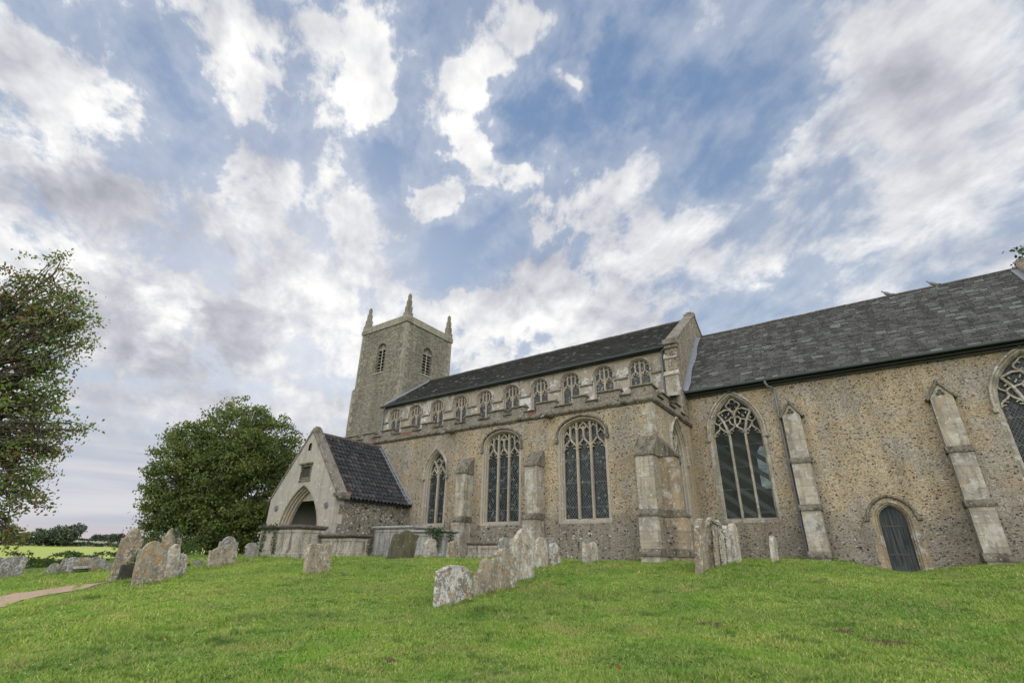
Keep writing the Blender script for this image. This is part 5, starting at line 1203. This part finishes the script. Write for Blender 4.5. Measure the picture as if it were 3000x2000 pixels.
def bush(label, x, y, w, h, n, seed, ls=.10, mat='leaf_hedge', sprigs=6):
    r = np.random.default_rng(seed); z = tz(x, y); rt = empty('bramble_bush', (x, y, z), label, 'bush', 'brambles beyond the far stones')
    d = r.normal(size=(n, 3)); d /= np.linalg.norm(d, axis=1)[:, None]; d[:, 2] = np.abs(d[:, 2])
    rr = (.55+.45*r.random(n)**.5)*(1+.18*np.sin(d[:, 0]*7+seed)*np.cos(d[:, 1]*6)); C = np.array([x, y, z])+d*rr[:, None]*np.array([w, w, h])
    L = [C]; mb = MB()
    for k in range(sprigs):
        q = r.random()*6.28; e = np.array([x+math.cos(q)*w*1.1, y+math.sin(q)*w*1.1, z+h*(1.0+.5*r.random())]); a = np.array([x, y, z+.1]); m_ = (a+e)/2+np.array([0, 0, h*.35])
        mb.tube([tuple(a), tuple(m_), tuple(e)], [.018, .012, .005], 4); f = r.random(26)[:, None]; L.append(m_+(e-m_)*f+r.normal(size=(26, 3))*.05)
    mesh_np('foliage', leaf_quads(np.concatenate(L), ls, r=r), 4, M[mat], rt); mb.build('stem', M['bark'], rt)
bush('rounded bramble bush right behind the far left headstone', -29.5, 7.2, 1.1, .42, 1200, 3)
bush('straggly bramble with upright sprigs behind the leaning grey stone', -30.5, 9.2, .9, .28, 700, 5, sprigs=12)
bush('low bramble clump in the gap between far stones', -29.0, 8.2, .8, .2, 500, 8)
bush('bramble bush with arching sprays left of the tall leaning headstone', -31.5, 11.6, 1.1, .42, 1100, 11, sprigs=12)
bush('dark thicket right of the arching brambles, under the bushy tree', -34.0, 14.0, 1.8, 1.0, 1600, 14)
# ------------------------------------------------------------------ pigeons on the ridge
def pigeon(x, label):
    spine = [(.16, .00, .03), (.10, .01, .055), (.04, .04, .075), (-.03, .07, .08), (-.09, .10, .068), (-.125, .135, .045), (-.14, .17, .034), (-.155, .20, .036), (-.18, .203, .026), (-.205, .195, .008)]
    mb = MB(); z0 = 11.755; rings = []; spine = [(a*1.0, b*1.12, c*1.25) for a, b, c in spine]
    for dx, dz, r_ in spine: rings.append([(x+dx+.3*r_*math.sin(q)*0, YM+r_*.85*math.cos(q), z0+.07+dz+r_*math.sin(q)) for q in np.linspace(0, 2*math.pi, 11)[:-1]])
    mb.loft(rings, True, True); rt = mb.build('pigeon', M['pigeon'], None, True); tag(rt, label, 'bird', 'pigeons on the chancel ridge')
    mb = MB(); mb.add([(x+.12, YM-.035, z0+.075), (x+.12, YM+.035, z0+.075), (x+.27, YM+.045, z0+.045), (x+.27, YM-.045, z0+.045)], [(0, 1, 2, 3)]); mb.build('tail', M['pigeon'], rt)
    for s in (-1, 1): mb = MB(); mb.tube([(x-.02, YM+s*.025, z0+.08), (x-.03, YM+s*.025, z0-.02)], .007, 5); mb.build('leg', M['redtile'], rt)
M['pigeon'] = simple('pigeon_feathers', (.16, .165, .18), .7, .2, .3, 20.)
pigeon(2.80, 'grey pigeon on the ridge, nearer the nave gable')
pigeon(4.52, 'grey pigeon on the ridge, nearer the east end')
# ------------------------------------------------------------------ bare earth, fallen leaves, turf
SOIL = [(-2.27, 8.44, .24, .10), (-.20, 8.30, .26, .09), (-.62, 8.62, .16, .07), (-4.78, 4.52, .14, .07), (-9.07, 3.18, .18, .07)]
for x, y, a, b in SOIL:
    mb = MB(); rs = [[(x, y, tz(x, y)+.02)]*14]; R_ = random.Random(int(x*99))
    for f, h in ((.25, .012), (.5, .012), (.75, .004), (1.0, -.012), (1.1, -.03)):
        ring_ = []
        for k in range(14):
            q = 2*math.pi*k/14; w = 1+.22*math.sin(3*q+x*5)+.12*math.sin(5*q+y); px, py = x+a*f*w*math.cos(q), y+b*f*w*math.sin(q); ring_.append((px, py, tz(px, py)+h+R_.uniform(-.008, .014)))
        rs.append(ring_)
    mb.loft(rs)
    for k in range(int(900*a)):     # crumbs of earth
        q = R_.uniform(0, 6.28); f = R_.random()**.6*1.15; px, py = x+a*f*math.cos(q), y+b*f*math.sin(q); c_ = R_.uniform(.006, .022); pz = tz(px, py)+.012
        mb.add([(px+c_*R_.uniform(.6, 1.2), py, pz-c_*.5), (px-c_*.6, py+c_*R_.uniform(.6, 1.1), pz-c_*.5), (px-c_*.5, py-c_*.9, pz-c_*.5), (px+c_*R_.uniform(-.3, .3), py, pz+c_*R_.uniform(.5, 1.1))], [(0, 1, 3), (1, 2, 3), (2, 0, 3)])
    o = mb.build('bare_soil', M['earth']); tag(o, None, None, kind='structure')
def scatter(n, rmin, rmax, pw, seed):
    r = np.random.default_rng(seed); az = rad(-33)+(r.random(n)-.5)*rad(128)
    u = r.random(n); d = (rmin**pw+(rmax**pw-rmin**pw)*u)**(1/pw)
    return d*np.sin(az), d*np.cos(az), d, r
def turf():
    x, y, d, r = scatter(1450000, 2.0, 27, .55, 21)
    m = path_dist(x, y) > -.02+.12*r.random(len(x))
    m &= ~((x > -27) & (x < XE-.05) & (y > YA-.02)) & ~((x > XE-.1) & (x < 8.1) & (y > YC-.02)) & ~((x > PX0) & (x < PX1) & (y > PY)) & (x < 16)
    for sx, sy, a, b in SOIL: m &= ((x-sx)/a)**2+((y-sy)/b)**2 > 1.15*r.random(len(x))+.3*np.sin(x*23)*np.sin(y*29)-.15
    x, y, d = x[m], y[m], d[m]; n = len(x); z = terrain(x, y)
    cl = vnoise(x, y, .22, 5)*.55+vnoise(x, y, .07, 6)*.45; big = vnoise(x, y, 1.7, 8); mid = vnoise(x, y, .55, 12)
    h = (.018+.046*cl*cl+.016*r.random(n))*(.55+.9*big*mid+.25*mid); h *= np.where((vnoise(x, y, .16, 15) > .80), 1.0+.9*r.random(n), 1.)
    # longer unmown grass hugging stones, tombs and walls
    near = np.zeros(n)
    for a in HS: near = np.maximum(near, np.exp(-(np.hypot(x-a[0]+.05, np.maximum(0, np.abs(y-a[1]-a[2]/2)-a[2]/2))/.16)**2))
    near = np.maximum(near, np.where((x < XE+.7) & (x > -19.2), np.exp(-((YA-y-.05)/.22)**2), 0)); near = np.maximum(near, np.where(x > XE, np.exp(-((YC-y-.05)/.25)**2), 0))
    for tx0, tx1, ty0 in ((-21.5, -18.85, 12.3), (-18.7, -16.75, 13.35), (-18.9, -16.55, 16.2), (-16.35, -14.25, 15.75), (-13.75, -12., 16.7)): near = np.maximum(near, np.where((x > tx0-.1) & (x < tx1+.2), np.exp(-((ty0-y-.1)/.16)**2), 0))
    h *= 1+1.5*near*r.random(n)
    w = (.0030+.0028*r.random(n))*(1+d/7.5); h = h*(1+d/60)
    q = r.random(n)*6.283; lean = r.normal(size=(n, 2))*.55
    bx, by = np.cos(q)*w, np.sin(q)*w
    B = np.stack([x, y, z-.004], 1); V = np.empty((n, 3, 3))
    V[:, 0] = B+np.stack([bx, by, 0*x], 1); V[:, 1] = B-np.stack([bx, by, 0*x], 1); V[:, 2] = B+np.stack([lean[:, 0]*h, lean[:, 1]*h, h], 1)
    mt, t = new_mat('grass_blades'); p = t.pos; rn = t.n('ShaderNodeNewGeometry', out='Random Per Island')
    n1 = t.noise(p, .5, 5., .62); n2 = t.noise(p, 2.2, 5., .66); n3 = t.noise(t.vm('ADD', p, (9, 4, 0)), 1.1, 5., .66)
    c = t.n('ShaderNodeValToRGB', {0: rn}, ramp=[(0, (.11, .185, .03)), (.4, (.18, .285, .048)), (.75, (.25, .35, .066)), (.9, (.35, .385, .11)), (1, (.50, .44, .23))])
    straw = t.math('ADD', n3, t.math('MULTIPLY', t.math('SUBTRACT', t.noise(p, 6., 4., .65), .5), .5))
    c = t.mix(t.math('MULTIPLY', t.rng(straw, .52, .68), t.math('MULTIPLY_ADD', rn, .5, .3)), c, (.34, .29, .13))
    c = t.mix(t.math('MULTIPLY', t.rng(n2, .56, .66), .7), c, (.05, .115, .02))
    c = t.mix(t.math('MULTIPLY', t.rng(t.noise(t.vm('ADD', p, (2, 8, 0)), .9, 4., .6), .54, .66), .5), c, (.13, .28, .03))
    c = t.mix(.7, c, t.mix(t.rng(n1, .3, .7), (.72, .82, .78), (1.26, 1.17, 1.05)), 'MULTIPLY')
    dd = t.n('ShaderNodeBsdfPrincipled', {'Base Color': c, 'Roughness': .6, 'Specular IOR Level': .25})
    tr = t.n('ShaderNodeBsdfTranslucent', {'Color': c})
    t.n('ShaderNodeOutputMaterial', {'Surface': t.n('ShaderNodeMixShader', {0: .3, 1: dd, 2: tr})})
    o = mesh_np('grass', V.reshape(-1, 3), 3, mt); tag(o, 'short mown turf over the churchyard', 'grass', kind='stuff')
turf()
def weeds():
    x, y, d, r = scatter(60000, 3.2, 13, .7, 77); m = (vnoise(x, y, .45, 31)*.6+vnoise(x, y, .13, 32)*.4 > .66) & (path_dist(x, y) > .1); x, y = x[m], y[m]
    C = np.stack([x, y, terrain(x, y)+.022+.03*r.random(len(x))], 1)
    o = mesh_np('clover', leaf_quads(C, .030, .92, r), 4, M['clover']); tag(o, 'low clover and broad-leaved weeds in the lawn', 'clover', kind='stuff')
M['clover'] = leaf_mat('clover_leaves', [(0, (.05, .11, .02)), (.6, (.08, .17, .03)), (1, (.14, .24, .05))], .3)
weeds()
def fallen():
    x, y, d, r = scatter(55, 3.5, 16, 1., 33); m = (path_dist(x, y) > 0)&(y < 17.5); x, y = x[m], y[m]
    C = np.stack([x, y, terrain(x, y)+.045], 1); mt, t = new_mat('fallen_leaf'); rn = t.n('ShaderNodeNewGeometry', out='Random Per Island')
    finish(t, t.n('ShaderNodeValToRGB', {0: rn}, ramp=[(0, (.20, .08, .03)), (.6, (.28, .13, .04)), (.9, (.45, .22, .05)), (1, (.6, .33, .06))]), .7)
    o = mesh_np('fallen_leaves', leaf_quads(C, .052, .95, r), 4, mt); tag(o, 'brown and orange leaves scattered over the lawn', 'leaves', kind='stuff')
fallen()
